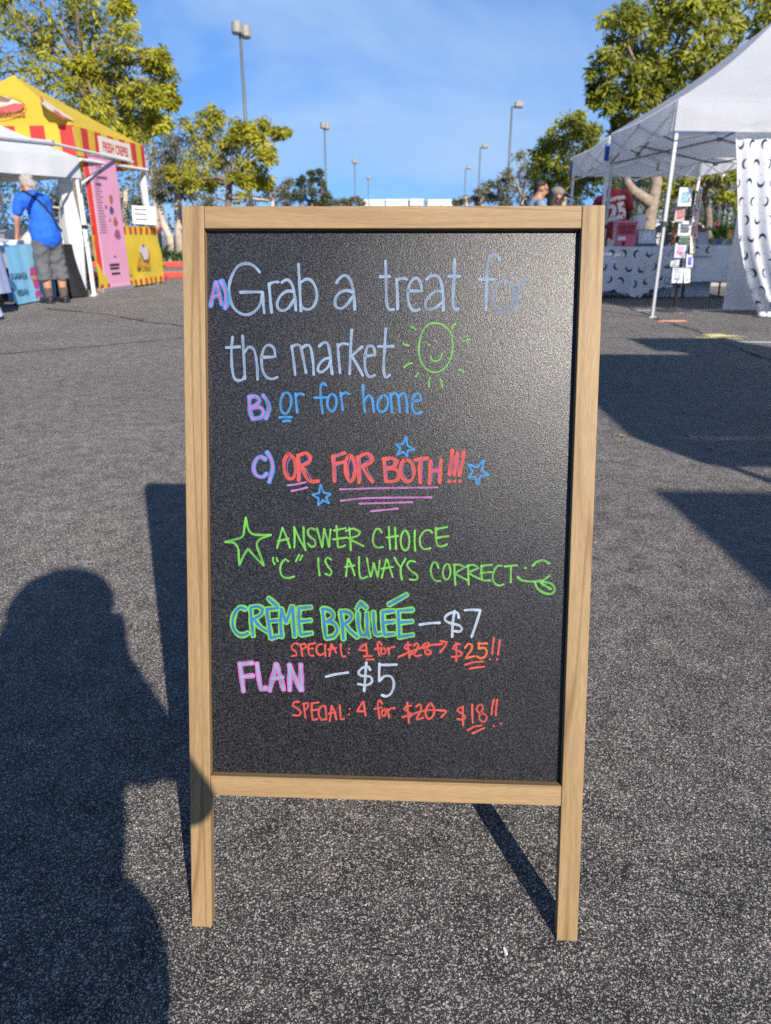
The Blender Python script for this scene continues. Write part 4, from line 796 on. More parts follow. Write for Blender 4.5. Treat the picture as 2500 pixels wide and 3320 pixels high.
# side bars and the long awning pole along the aisle
bar_ = MB(); a = NR+Vector((0.03, 0.02, 2.0)); b = FR_+Vector((0.03, 0, 2.06)); bar_.tube(a-YB, b-YB, 0.026); bar_.build('side_bar', WSTEEL, ty)
bar_ = MB(); bar_.tube(NR+Vector((0.02, 0, 1.66))-YB, NR.lerp(FR_, 0.34)+Vector((0.03, 0, 2.01))-YB, 0.02); bar_.build('brace', WSTEEL, ty)
e1 = AT(165, 464, 10.6); e2 = AT(458, 531, 14.9); e0 = AT(0, 446, 9.0); e00 = e0+(e0-e1)*1.3
tp = MB(); tp.tube(e00-YB, e1-YB, 0.034); tp.tube(e1-YB, e2-YB, 0.02); ap = tp.build('awning_pole', [WSTEEL], ty)
tp = MB(); tp.tube(e00-YB, (e00.x-YB.x, e00.y-YB.y, 0), 0.025); tp.build('awning_leg', WSTEEL, ty)
tp = MB(); tp.box(e1-YB, (0.06, 0.12, 0.07)); tp.box(e1-YB+Vector((0.02, 0.03, -0.05)), (0.02, 0.02, 0.05)); tp.build('pole_clamp', STEEL, ap, bevel=0.01)
rl = MB(); fl = FR_-YB
rl.path([fl+Vector((-0.06, 0, 2.02)), fl+Vector((-0.08, 0, 1.8)), fl+Vector((-0.08, 0, 1.5)), fl+Vector((-0.05, 0, 1.33)), fl+Vector((-0.03, 0, 1.25))], [0.04, 0.075, 0.07, 0.06, 0.03], 9); rl.build('rolled_side_curtain', CLOTH_W2, ty, smooth=True)

# yellow printed counter front along the aisle side of the yellow tent
pa, pb = Vector((-4.77, 12.35, 0)), Vector((-4.50, 15.12, 0)); pd = (pb-pa).normalized(); pn = Vector((pd.y, -pd.x, 0)); pln = (pb-pa).length
PB = pa.lerp(pb, 0.5); cf = empty('counter_front', PB, 0, 'yellow printed counter cloth with red squares and a dessert picture', 'counter cloth')
def cfy(u, v): return 0.012*math.sin(u*7+v*3)+0.010*math.sin(u*19+v*5)+0.012*math.sin(v*9+u*4)
cm = MB(); cm.grid(lambda u, v: (pa.lerp(pb, u)-PB) + pn*cfy(u, v) + Vector((0, 0, 0.03+1.03*v)), 60, 14); cm.build('cloth', mat('yellow_counter_cloth', (0.78, 0.56, 0.045), 0.7, 0.05, 4, trans=0.12), cf, smooth=True)
for row, (z0, z1) in enumerate(((0.04, 0.14), (0.93, 1.05))):
    for i in range(13):
        u0 = (0.03+i*0.235)/pln; u1 = u0+0.10/pln
        q = [(pa.lerp(pb, u)-PB)+pn*(cfy(u, (z-0.03)/1.03)+0.012)+Vector((0, 0, z)) for u, z in ((u0, z0), (u1, z0), (u1, z1), (u0, z1))]; sq = MB(); sq.add(q, [(0, 1, 2, 3)]); sq.build('printed_square', mat('printed_square_red', (0.55, 0.03, 0.035), 0.7, 0.1), cf)
def cdec(name, px, off, m): return decal(name, px, pa+pn*0.03, pn, off, m, cf, PB)
cdec('dessert_picture', [(452, 800), (458, 790), (466, 795), (478, 815), (482, 830), (476, 842), (464, 842), (458, 828), (450, 815)], 0.02, mat('printed_lilac', (0.62, 0.56, 0.60), 0.7, 0.25, 40))
cdec('dessert_picture', [(476, 808), (482, 815), (484, 832), (478, 845), (472, 842), (478, 826)], 0.024, CARAMEL)
cdec('dessert_picture', [(455, 796), (460, 790), (466, 797), (462, 803)], 0.026, mat('printed_grey', (0.2, 0.2, 0.2), 0.7, 0.2))
cdec('word_swirl', [(448, 833), (455, 831), (451, 845), (455, 858), (452, 868), (445, 868), (441, 856), (444, 842)], 0.024, CARAMEL)
text_mesh('cloth_lettering', 'Crêpes', 0.15, CARAMEL, cf, frame(on_plane(470, 858, pa+pn*0.03, pn)+pn*0.03-PB, pd, (0, 0.1, 1)), 0, 0.004)
text_mesh('cloth_lettering', 'Dulce', 0.12, ORANGEP, cf, frame(on_plane(415, 877, pa+pn*0.03, pn)+pn*0.03-PB, pd, (0, 0, 1)), 0, 0.004)
cb = MB(); cb.box(((pa+pb)/2-PB)+Vector((-0.20, 0, 1.04)), (0.36, pln*0.96, 0.04), Matrix.Rotation(-math.atan2(pd.x, pd.y), 3, 'Z')); cb.build('counter_top', mat('tan_counter', (0.42, 0.30, 0.19), 0.6, 0.15), cf)

# pink roll-up menu banner
ba, bb = Vector((-4.76, 12.42, 0)), Vector((-4.585, 13.40, 0)); bd = (bb-ba).normalized(); bn = Vector((bd.y, -bd.x, 0)); bl_ = (bb-ba).length
BB = ba.lerp(bb, 0.5); rb = empty('menu_banner', BB, 0, 'pink roll-up menu banner with a red edge strip', 'banner')
PINKB = mat('printed_pink', (0.70, 0.33, 0.46), 0.55, 0.06, 3)
Mb = frame(Vector((0, 0, 0)), bd, (0, 0, 1))           # local x along banner, y up, z toward the aisle
def bq(name, x0, x1, z0, z1, m, off, par=None):
    q = MB(); q.grid(lambda u, v: Vector((x0+(x1-x0)*u, z0+(z1-z0)*v, off)), 2, 6); return q.build(name, m, par or bs, M=Mb if par is None else Matrix.Identity(4))
s_ = MB(); s_.box((0, 1.09, -0.004), (bl_, 2.02, 0.006)); bs = s_.build('banner_sheet', PINKB, rb, M=Mb)
I4 = Matrix.Identity(4)
def bdq(name, quads, m, off):
    q = MB()
    for (x0, x1, z0, z1) in quads: q.add([(x0, z0, off), (x1, z0, off), (x1, z1, off), (x0, z1, off)], [(0, 1, 2, 3)])
    return q.build(name, m, bs, M=I4)
bdq('red_strip', [(-bl_/2, -bl_/2+0.15, 0.08, 2.09)], mat('printed_bright_red', (0.75, 0.05, 0.03), 0.6, 0.08), 0.002)
bdq('strip_edge', [(-bl_/2+0.15, -bl_/2+0.185, 0.08, 2.09)], mat('printed_pale', (0.72, 0.60, 0.62), 0.6, 0.08), 0.0022)
bdq('menu_text', [(-0.25, -0.25+0.12+0.10*rnd.random(), z-0.010, z+0.012) for z in [0.95+0.042*i for i in range(21)]], mat('printed_menu_grey', (0.33, 0.17, 0.26), 0.6, 0.2, 60), 0.002)
bdq('menu_text', [(-0.02, 0.04, 1.32, 1.37), (0.06, 0.10, 1.12, 1.16), (-0.16, 0.16, 1.77, 1.81), (-0.22, -0.05, 1.66, 1.70), (0.05, 0.12, 0.55, 0.58)], mat('printed_menu_dark', (0.16, 0.07, 0.16), 0.6, 0.2, 60), 0.0025)
bdq('menu_heading', [(-0.12, 0.20, 0.41, 0.455), (-0.12, 0.18, 0.355, 0.395), (-0.09, 0.19, 0.27, 0.31)], mat('printed_black', (0.05, 0.03, 0.05), 0.6, 0.3, 60), 0.0025)
for i, (x, z, w_, h_, m_) in enumerate([(-0.05, 1.93, 0.16, 0.17, 'printed_berry'), (0.20, 1.47, 0.12, 0.15, 'printed_brown'), (0.17, 1.30, 0.14, 0.13, 'printed_navy'), (0.25, 1.12, 0.14, 0.15, 'printed_brown'), (0.27, 0.92, 0.20, 0.17, 'printed_plum')]):
    c_ = {'printed_berry': (0.50, 0.14, 0.18), 'printed_brown': (0.32, 0.12, 0.09), 'printed_navy': (0.08, 0.07, 0.22), 'printed_plum': (0.30, 0.10, 0.18)}[m_]
    q = MB(); q.add([(x+w_/2*math.cos(a)*(1+0.2*math.sin(3*a+i)), z+h_/2*math.sin(a), 0.003) for a in [2*math.pi*k/12 for k in range(12)]], [tuple(range(12))]); q.build('dish_photo', mat(m_+'_photo', c_, 0.6, 0.6, 22), bs, M=I4)
s_ = MB(); s_.box((0, 0.04, 0), (bl_+0.04, 0.085, 0.13)); s_.build('base_cassette', mat('brushed_aluminium', (0.45, 0.45, 0.46), 0.35, 0.06, 8, metal=0.6), rb, bevel=0.012, M=Mb)
s_ = MB(); s_.tube((0, 0.05, -0.03), (0, 2.10, -0.02), 0.012); s_.tube((-bl_/2, 2.10, 0), (bl_/2, 2.10, 0), 0.014); s_.build('support_pole', MATS['brushed_aluminium'], rb, M=Mb)

# white paper sign on the far post, and a small white dispenser on the counter
ps = empty('paper_sign', AT(467, 698, 14.62), 0, 'white notice with dark lines hung on the post of the yellow tent', 'notice')
pm = MB(); pm.box((0, 0, 0), (0.44, 0.03, 0.32), Matrix.Rotation(0.06, 3, 'Y')); pm.build('sheet', mat('white_paper', (0.78, 0.78, 0.78), 0.8, 0.04), ps, bevel=0.008)
pm = MB()
for z in (0.10, 0.02, -0.07): pm.box((-0.05, -0.017, z), (0.24, 0.002, 0.026), Matrix.Rotation(0.06, 3, 'Y'))
pm.build('printed_lines', mat('printed_dark_grey', (0.10, 0.10, 0.11), 0.8, 0.2, 60), ps)
dp = MB(); q = AT(372, 702, 13.9); dp.tube((0, 0, -0.16), (0, 0, 0.12), 0.09, 0.085, 16); dp.tube((0, 0, 0.12), (0, 0, 0.16), 0.085, 0.05, 16)
o = dp.build('paper_roll', mat('white_plastic', (0.75, 0.76, 0.76), 0.5, 0.04), smooth=False); o.location = (q.x, q.y, 1.06+0.16); tag(o, 'white roll standing on the yellow counter beside the pink banner', 'paper roll')

# left: white tent in front of the yellow one
tw_ = tent('low white tent sheltering the man in blue', [(-8.55, 10.4), (-5.80, 9.2), (-4.63, 11.9), (-7.39, 13.1)], 1.715, 2.0, (-6.59, 11.15, 2.93), CLOTH_W2, CLOTH_W2, WSTEEL, legs=(0, 2, 3), truss=False, sag=0.05)
TWB = tw_.location.copy()
dr = MB(); dr.grid(lambda u, v: Vector((-4.93+0.11*math.cos(2*math.pi*u)*(1+0.25*math.sin(5*2*math.pi*u+3*v))*(1.25-0.55*abs(2*v-1.1)), 12.02+0.09*math.sin(2*math.pi*u)*(1+0.3*math.cos(4*2*math.pi*u+2*v)), 0.01+1.72*v))-TWB, 40, 16); dr.build('gathered_side_curtain', CLOTH_W2, tw_, smooth=True)
dr = MB(); dr.grid(lambda u, v: Vector((-7.6+2.65*u, 12.06+0.02*math.sin(u*40)*(1-v*0.5), 0.02+0.98*v))-TWB, 60, 4); dr.build('back_half_wall', CLOTH_W2, tw_, smooth=True)
# ------------------------------------------------------------------ cloth-covered tables and the goods on them
MOON = moon_mat(); GREYC = mat('grey_table_cloth', (0.66, 0.685, 0.71), 0.9, 0.06, 4, bump=0.1, bscale=12); LILAC = mat('pale_lilac_cloth', (0.33, 0.37, 0.56), 0.9, 0.05, 4, bump=0.1, bscale=10); BLACKC = mat('black_cloth', (0.012, 0.012, 0.015), 0.9, 0.2, 6)
TABTOP = mat('white_table_top', (0.62, 0.62, 0.60), 0.5, 0.05); 
def cloth(name, label, x0, x1, y0, y1, zt, zb, m, cat='tablecloth', amp=0.03, flare=0.05, seed=0, rz=0.0, group=None, extra=None):
    """a cloth draped over a table: flat top and four hanging sides with folds (zb may be a function of the perimeter parameter)"""
    cx_, cy_ = (x0+x1)/2, (y0+y1)/2; hx, hy = (x1-x0)/2, (y1-y0)/2; per = 4*(hx+hy)
    corners = [(-hx, -hy), (hx, -hy), (hx, hy), (-hx, hy)]; nrm = [(0, -1), (1, 0), (0, 1), (-1, 0)]
    def edge(s):
        s = (s % 1.0)*per
        for i in range(4):
            a, b = corners[i], corners[(i+1) % 4]; ln = math.hypot(b[0]-a[0], b[1]-a[1])
            if s <= ln+1e-9:
                t_ = s/ln; n0 = Vector(nrm[i]); 
                if t_ < 0.06: n0 = n0.lerp(Vector(nrm[i-1]), 0.5-t_/0.12)
                if t_ > 0.94: n0 = n0.lerp(Vector(nrm[(i+1) % 4]), (t_-0.94)/0.12)
                return Vector((a[0]+(b[0]-a[0])*t_, a[1]+(b[1]-a[1])*t_)), n0
            s -= ln
    mb = MB()
    def fn(u, v):
        p, n_ = edge(min(u, 0.99999)); zb_ = zb(u) if callable(zb) else zb; k = u*per
        f = v**0.8*(amp*(math.sin(k*11+seed)+0.6*math.sin(k*23+seed*2)+0.5*math.sin(k*5.3+seed)) + flare + (extra(u) if extra else 0)*v)
        return Vector((p.x+n_[0]*f, p.y+n_[1]*f, zt-(zt-zb_)*v))
    mb.grid(fn, 160, 12, uvfn=lambda u, v: (u*per, -v*(zt-0.1)))
    mb.grid(lambda u, v: Vector((-hx+2*hx*u, -hy+2*hy*v, zt+0.001)), 8, 6, uvfn=lambda u, v: (-hx+2*hx*u, 2*hy*v))
    o = mb.build(name, m, smooth=True); o.location = (cx_, cy_, 0); o.rotation_euler = (0, 0, rz); tag(o, label, cat, group)
    return o
def table(label, x0, x1, y0, y1, zt, rz=0.0):
    r = empty('folding_table', ((x0+x1)/2, (y0+y1)/2, 0), rz, label, 'table', 'folding tables under the cloths'); hx, hy = (x1-x0)/2, (y1-y0)/2
    m = MB(); m.box((0, 0, zt-0.025), (2*hx-0.02, 2*hy-0.02, 0.04)); m.build('table_top', TABTOP, r, bevel=0.008)
    for sx in (-1, 1):
        for sy in (-1, 1):
            m = MB(); m.tube((sx*(hx-0.12), sy*(hy-0.08), 0), (sx*(hx-0.16), sy*(hy-0.1), zt-0.04), 0.014); m.build('leg', BLACKP, r)
    return r
table('folding table hidden under the moon print cloth', 3.22, 4.30, 11.42, 12.02, 0.745); table('folding table under the grey cloth, its black legs showing', 4.32, 5.50, 11.50, 12.05, 0.755)
cloth('moon_tablecloth', 'white tablecloth printed with navy crescent moons beside the board', 3.20, 4.32, 11.38, 12.04, 0.75, lambda u: 0.07+0.05*math.sin(u*25)+(0.05 if u > .2 else 0), MOON, amp=0.035, flare=0.05, seed=1.0)
cloth('grey_tablecloth', 'plain grey tablecloth hanging behind the postcard rack', 4.33, 5.53, 11.46, 12.08, 0.765, lambda u: 0.22+0.03*math.sin(u*9)-(0.20*max(0, 1-abs(u-0.345)/0.05)), GREYC, amp=0.016, flare=0.03, seed=2.2)
def prop(name, label, cat, p, rz=0.0, group=None): return empty(name, p, rz, label, cat, group)
def boxpart(name, c, d, m, par, R=None, bevel=0.004):
    b = MB(); b.box(c, d, R); return b.build(name, m, par, bevel=bevel)
# clear storage bins under the grey table
for lb, x in (('clear storage bin under the grey cloth, left one', 4.42), ('clear storage bin under the grey cloth, right one', 4.86)):
    r = prop('storage_bin', lb, 'bin', (x, 11.72, 0), 0, 'storage bins'); boxpart('tub', (0, 0, 0.13), (0.40, 0.30, 0.26), mat('cloudy_plastic', (0.46, 0.48, 0.50), 0.35, 0.25, 9), r, bevel=0.02); boxpart('lid', (0, 0, 0.275), (0.43, 0.33, 0.03), mat('grey_plastic_lid', (0.30, 0.32, 0.34), 0.4, 0.1), r, bevel=0.01)
# pink display box, framed prints, easel, planter on the right tables
p = AT(2020, 800, 11.62); r = prop('pink_display_box', 'pink display box with a white label beside the red jersey', 'display box', (p.x, 11.62, 0.752), -0.08)
boxpart('box', (0, 0, 0.165), (0.30, 0.22, 0.33), mat('pink_acrylic', (0.62, 0.13, 0.22), 0.35, 0.15, 6), r); boxpart('lid', (0, -0.005, 0.345), (0.325, 0.24, 0.03), mat('light_pink_lid', (0.72, 0.25, 0.36), 0.4, 0.1), r)
boxpart('window', (0, -0.113, 0.24), (0.25, 0.006, 0.13), mat('dark_red_window', (0.34, 0.035, 0.05), 0.25, 0.4, 14), r); boxpart('label', (-0.06, -0.113, 0.11), (0.12, 0.006, 0.055), MATS['white_paper'], r)
b = MB(); b.tube((-0.02, -0.112, 0.045), (-0.02, -0.118, 0.045), 0.03, n=16); b.build('round_sticker', mat('dark_red_sticker', (0.22, 0.01, 0.02), 0.5, 0.1), r)
p = AT(2093, 795, 11.66); r = prop('framed_print', 'framed print of small lettering leaning beside the pink box', 'framed print', (p.x, 11.62, 0.765), 0.05)
Rl = Matrix.Rotation(-0.22, 3, 'X'); boxpart('frame', (0, 0.03, 0.115), (0.30, 0.02, 0.22), mat('dark_frame', (0.12, 0.09, 0.085), 0.5, 0.1), r, Rl); boxpart('sheet', (0, 0.017, 0.117), (0.27, 0.006, 0.19), mat('blue_white_print', (0.52, 0.56, 0.62), 0.6, 0.3, 40), r, Rl); boxpart('print_border', (0, 0.0125, 0.117), (0.14, 0.004, 0.10), mat('pale_print_centre', (0.66, 0.69, 0.76), 0.6, 0.35, 55), r, Rl)
p = AT(2093, 798, 11.6); o = boxpart('blue_book', (0, 0, 0), (0.31, 0.2, 0.022), mat('blue_cover', (0.02, 0.13, 0.30), 0.5, 0.1), None); o.location = (p.x, 11.58, 0.765); tag(o, 'flat blue book lying under the framed print', 'book')
p = AT(2063, 780, 11.9); r = prop('white_carton', 'tall white carton standing behind the framed print', 'carton', (p.x, 11.86, 0.752), 0.2); boxpart('carton', (0, 0, 0.22), (0.16, 0.12, 0.44), mat('white_card', (0.66, 0.68, 0.70), 0.7, 0.06), r); boxpart('flap', (0.10, 0.02, 0.42), (0.10, 0.1, 0.012), MATS['white_card'], r, Matrix.Rotation(0.7, 3, 'Y'))
for i, (u, hh, c, lb) in enumerate([(1972, 0.09, (0.65, 0.52, 0.40), 'small cream jar on the moon print table'), (1983, 0.07, (0.70, 0.56, 0.42), 'shorter peach jar on the moon print table'), (1994, 0.15, (0.50, 0.52, 0.42), 'pale green bottle beside the pink display box')]):
    p = AT(u, 795, 11.55); r = prop('jar', lb, 'jar', (p.x, 11.55, 0.752), 0, 'jars on the moon print table'); b = MB(); b.tube((0, 0, 0), (0, 0, hh), 0.026, 0.024, 12); b.build('jar_body', mat('jar_%d' % i, c, 0.35, 0.15, 30), r, smooth=False); b = MB(); b.tube((0, 0, hh), (0, 0, hh+0.02), 0.02, 0.02, 12); b.build('lid', MATS['white_card'], r)
p = AT(2178, 800, 11.7); r = prop('orange_easel', 'small orange wooden easel on the grey table', 'easel', (p.x, 11.7, 0.765)); boxpart('upright', (0, 0, 0.11), (0.05, 0.03, 0.22), mat('orange_wood', (0.52, 0.17, 0.045), 0.6, 0.15, 12), r, Matrix.Rotation(-0.15, 3, 'X')); boxpart('ledge', (0, -0.03, 0.03), (0.12, 0.05, 0.015), MATS['orange_wood'], r)
p = AT(2163, 800, 11.75); r = prop('grey_pot', 'dark grey pot beside the orange easel', 'pot', (p.x-0.02, 11.8, 0.765)); b = MB(); b.tube((0, 0, 0), (0, 0, 0.16), 0.06, 0.08, 16); b.build('pot', mat('dark_grey_pot', (0.09, 0.09, 0.105), 0.6, 0.1), r)
p = AT(2268, 800, 11.8); r = prop('grey_easel_board', 'grey tilted display board on the grey table behind the rack', 'display board', (p.x, 11.8, 0.765)); boxpart('panel', (0, 0, 0.10), (0.24, 0.015, 0.21), mat('grey_card', (0.33, 0.36, 0.39), 0.7, 0.06), r, Matrix.Rotation(-0.3, 3, 'X')); boxpart('ledge', (0, 0.02, 0.225), (0.24, 0.06, 0.03), mat('maroon_card', (0.16, 0.06, 0.07), 0.7, 0.3, 20), r); boxpart('foot', (0, 0.06, 0.006), (0.1, 0.1, 0.012), MATS['grey_card'], r)
def blades(name, m, par, n_, hgt, spread, wd, rng, base=(0, 0, 0), lean=0.6):
    b = MB()
    for i in range(n_):
        a = rng.uniform(0, 6.283); h_ = hgt*rng.uniform(0.6, 1.1); L_ = spread*rng.uniform(0.3, 1.0); o0 = Vector(base)+Vector((rng.uniform(-1, 1), rng.uniform(-1, 1), 0))*spread*0.3; d = Vector((math.cos(a), math.sin(a), 0)); sd = Vector((-d.y, d.x, 0)); vs = []
        for k in range(6):
            t_ = k/5; c = o0 + d*L_*t_**1.6 + Vector((0, 0, h_*(t_-0.35*lean*t_*t_))); w_ = wd*math.sin(math.pi*min(0.97, 0.12+0.86*t_)); vs += [c-sd*w_, c+sd*w_+Vector((0, 0, 0.0))]
        b.add(vs, [(2*k, 2*k+1, 2*k+3, 2*k+2) for k in range(5)])
    return b.build(name, m, par, smooth=True)
BLADE = mat('light_green_blade', (0.17, 0.27, 0.045), 0.5, 0.35, 6, trans=0.3); BLADE_D = mat('blue_green_blade', (0.13, 0.20, 0.085), 0.5, 0.35, 4, trans=0.25)
rng = random.Random(5)
p = AT(2330, 797, 11.82); r = prop('planter_box', 'low grey planter box of broad green leaves at the end of the grey table', 'planter', (p.x, 11.82, 0.765)); boxpart('trough', (0, 0, 0.05), (0.32, 0.16, 0.10), mat('stone_trough', (0.16, 0.17, 0.16), 0.85, 0.4, 14), r); boxpart('blue_label', (-0.03, -0.083, 0.055), (0.08, 0.006, 0.07), MATS['blue_cover'], r); blades('leaves', BLADE, r, 22, 0.30, 0.24, 0.035, rng, (0, 0, 0.09))
# little cloth with a moon on the grey table edge
b = MB(); b.grid(lambda u, v: Vector((-0.17+0.34*u, (0 if v < 0.3 else 0.001), 0)) if False else Vector((-0.17+0.34*u, -0.012+0.006*math.sin(u*9), -0.155*v)), 10, 6, uvfn=lambda u, v: (0.34*u+0.03, 0.155*(1-v)+0.01)); b.grid(lambda u, v: Vector((-0.17+0.34*u, -0.012+0.16*v, 0.002)), 6, 3, uvfn=lambda u, v: (0.34*u, 0.3+0.16*v))
o = b.build('moon_napkin', MOON, smooth=True); p = AT(2279, 800, 11.44); o.location = (p.x, 11.425, 0.772); tag(o, 'small white cloth with one crescent moon hanging over the grey table edge', 'cloth')

# ------------------------------------------------------------------ wire postcard rack
RK = Vector((3.715, 9.46, 0)); WIRE = mat('black_wire', (0.025, 0.025, 0.028), 0.4, 0.15, 10, metal=0.4)
rk = empty('postcard_rack', RK, 0.35, 'revolving black wire postcard rack on a round floor base', 'postcard rack')
b = MB(); b.tube((0, 0, 0), (0, 0, 0.018), 0.235, 0.22, 36); b.tube((0, 0, 0.018), (0, 0, 0.05), 0.12, 0.03, 24); b.build('base', mat('dark_base', (0.06, 0.055, 0.05), 0.35, 0.2, 6), rk, bevel=0.004)
b = MB(); b.tube((0, 0, 0.04), (0, 0, 0.36), 0.022, n=12); b.tube((0, 0, 0.36), (0, 0, 1.52), 0.010, n=10); b.build('pole', WIRE, rk)
b = MB()
for z in (0.335, 0.60, 0.86, 1.12, 1.40):
    for k in range(24):
        a0, a1 = 2*math.pi*k/24, 2*math.pi*(k+1)/24; b.tube((0.10*math.cos(a0), 0.10*math.sin(a0), z), (0.10*math.cos(a1), 0.10*math.sin(a1), z), 0.005, n=5)
    for k in range(4): a0 = math.pi/2*k; b.tube((0, 0, z), (0.1*math.cos(a0), 0.1*math.sin(a0), z), 0.003, n=5)
for k in range(8): a0 = 2*math.pi*k/8; b.tube((0.1*math.cos(a0), 0.1*math.sin(a0), 0.33), (0.1*math.cos(a0), 0.1*math.sin(a0), 1.41), 0.005, n=5)
for k in range(32): a0 = 2*math.pi*k/32; a1 = 2*math.pi*(k+1)/32; b.tube((0.17*math.cos(a0), 0.17*math.sin(a0), 0.335), (0.17*math.cos(a1), 0.17*math.sin(a1), 0.335), 0.005, n=5)
b.build('wire_cage', WIRE, rk)
for ti in range(7):
    z = 0.36+0.155*ti
    for k in range(4):
        b = MB(); a0 = math.pi/2*k+0.4+ti*0.13; d = Vector((math.cos(a0), math.sin(a0), 0)); s_ = Vector((-d.y, d.x, 0)); o_ = d*0.11+Vector((0, 0, z))
        for zz, rr in ((0, 0.045), (0.045, 0.055)): b.tube(o_+d*rr-s_*0.06+Vector((0, 0, zz)), o_+d*rr+s_*0.06+Vector((0, 0, zz)), 0.0028, n=5)
        for sx in (-0.06, 0.06): b.tube(o_+s_*sx+Vector((0, 0, 0.1)), o_+d*0.05+s_*sx, 0.0028, n=5)
        b.build('pocket', WIRE, rk)
cards = [(2222, 638, 0.15, 0.21, (0.66, 0.68, 0.70), (0.20, 0.36, 0.42), 'white framed teal card at the top of the rack', -0.25), (2267, 642, 0.075, 0.26, (0.78, 0.72, 0.55), None, 'long card with a rainbow strip tilted at the top of the rack', 0.55),
 (2205, 692, 0.11, 0.19, (0.62, 0.50, 0.50), (0.50, 0.22, 0.20), 'pinkish card below the teal one', -0.5), (2256, 692, 0.10, 0.20, (0.70, 0.58, 0.62), (0.60, 0.42, 0.46), 'pale pink paper card on the right side of the rack', 0.5), (2220, 740, 0.15, 0.17, (0.66, 0.66, 0.70), (0.12, 0.13, 0.16), 'white card with a dark bird shape in the middle of the rack', -0.2),
 (2253, 748, 0.085, 0.19, (0.74, 0.62, 0.58), (0.62, 0.25, 0.16), 'white card with an orange blot under the pink one', 0.5), (2218, 777, 0.10, 0.11, (0.05, 0.18, 0.10), (0.02, 0.07, 0.05), 'dark green card half sunk in its pocket', -0.1), (2246, 792, 0.09, 0.21, (0.76, 0.66, 0.46), (0.72, 0.52, 0.40), 'cream yellow card on the right side of the rack', 0.5),
 (2203, 803, 0.08, 0.15, (0.52, 0.60, 0.66), (0.30, 0.45, 0.52), 'pale blue card on the left edge of the rack', -0.7), (2206, 812, 0.13, 0.17, (0.60, 0.60, 0.66), (0.45, 0.28, 0.36), 'lilac card below the green one', -0.2), (2236, 845, 0.095, 0.16, (0.60, 0.62, 0.70), (0.09, 0.11, 0.42), 'white card with a bright blue print', 0.3),
 (2189, 848, 0.10, 0.12, (0.74, 0.74, 0.70), (0.55, 0.56, 0.52), 'plain white card low on the left of the rack', -0.5), (2197, 893, 0.13, 0.18, (0.58, 0.60, 0.68), (0.36, 0.38, 0.50), 'bluish white card in the lowest tier', -0.15), (2228, 893, 0.10, 0.18, (0.76, 0.74, 0.64), (0.62, 0.60, 0.50), 'cream card in the lowest tier', 0.45), (2177, 905, 0.05, 0.12, (0.68, 0.60, 0.52), (0.50, 0.36, 0.30), 'narrow beige card at the lowest left corner', -0.8)]
for i, (u, v, w_, h_, c, c2, lb, ry) in enumerate(cards):
    p = AT(u, v, 9.34+0.02*(i % 3)); r = prop('greeting_card', lb, 'greeting card', (p.x, p.y, p.z-h_/2), ry, 'cards in the postcard rack'); R = Matrix.Rotation(-0.16, 3, 'X')
    if i == 1: R = Matrix.Rotation(0.20, 3, 'Y') @ R
    boxpart('card', (0, 0, h_/2), (w_, 0.006, h_), mat('card_stock_%d' % i, c, 0.6, 0.06, 20), r, R, bevel=0.001)
    if c2: boxpart('picture', R @ Vector((0, -0.004, 0))+Vector((0, 0, h_/2-0.005)), (w_*0.62, 0.003, h_*0.62), mat('card_print_%d' % i, c2, 0.5, 0.6, 30), r, R, bevel=0)
    else:
        for k, cc in enumerate([(0.08, 0.25, 0.06), (0.03, 0.16, 0.45), (0.55, 0.05, 0.05), (0.70, 0.20, 0.03), (0.72, 0.55, 0.05), (0.06, 0.30, 0.09), (0.03, 0.14, 0.48)]):
            boxpart('rainbow_square', R @ Vector((0, -0.005, -h_*0.40+h_*0.8*k/6.5))+Vector((0, 0, h_/2)), (w_*0.42, 0.003, h_*0.115), mat('rainbow_%d' % k, cc, 0.5, 0.15, 30), r, R, bevel=0)

# ------------------------------------------------------------------ moon print curtain and grey backdrop of the front canopy
prof = [(AT(u, v, 8.74).z, AT(u, v, 8.74).x) for u, v in ((2386, 424), (2392, 520), (2397, 640), (2404, 760), (2424, 860), (2446, 940), (2470, 1000), (2478, 1030))]
def left_x(z):
    for (z1, x1), (z0, x0) in zip(prof[:-1], prof[1:]):
        if z >= z0: return x0+(x1-x0)*(z-z0)/(z1-z0)
    return prof[-1][1]
b = MB()
def cur(u, v):
    z = 0.015+(1.97-0.015)*v; xl = left_x(z); xr = 6.15; k = u*3.6; g = 1-v
    sweep = 0.10*math.sin(k*4.2+1.4*g)+0.05*math.sin(k*9+0.5)
    return Vector((xl+(xr-xl)*u**1.12, 8.74+sweep*(0.35+0.65*g)+0.03*math.sin(k*17)*(0.4+g), z+(0.02*math.sin(k*6) if v < 0.1 else 0)))
b.grid(cur, 140, 40, uvfn=lambda u, v: (u*3.1-0.35*v, 1.95*v))
o = b.build('moon_curtain', MOON, smooth=True); tag(o, 'white curtain with navy crescent moons gathered under the front canopy edge', 'curtain')
b = MB()
for (x, z, s_) in [(4.47, 0.035, 0.045), (4.55, 0.03, 0.05), (4.63, 0.035, 0.04)]:
    b.grid(lambda u, v, x=x, z=z, s_=s_: Vector((x+s_*1.3*math.cos(2*math.pi*u)*math.sin(math.pi*v), 8.70+s_*math.sin(2*math.pi*u)*math.sin(math.pi*v)*(1+0.2*math.sin(9*u*6.28)), max(0.004, z+s_*0.8*math.cos(math.pi*v)))), 20, 10, uvfn=lambda u, v: (u*0.3, v*0.3))
hem = b.build('gathered_hem', MOON, o, smooth=True)
b = MB(); b.grid(lambda u, v: Vector((AT(2404, 600, 9.6).x+0.02+(-0.02)*v+(6.1-4.2)*u, 9.6+0.03*math.sin(u*26)*(1.3-v), 0.01+1.97*v)), 60, 10)
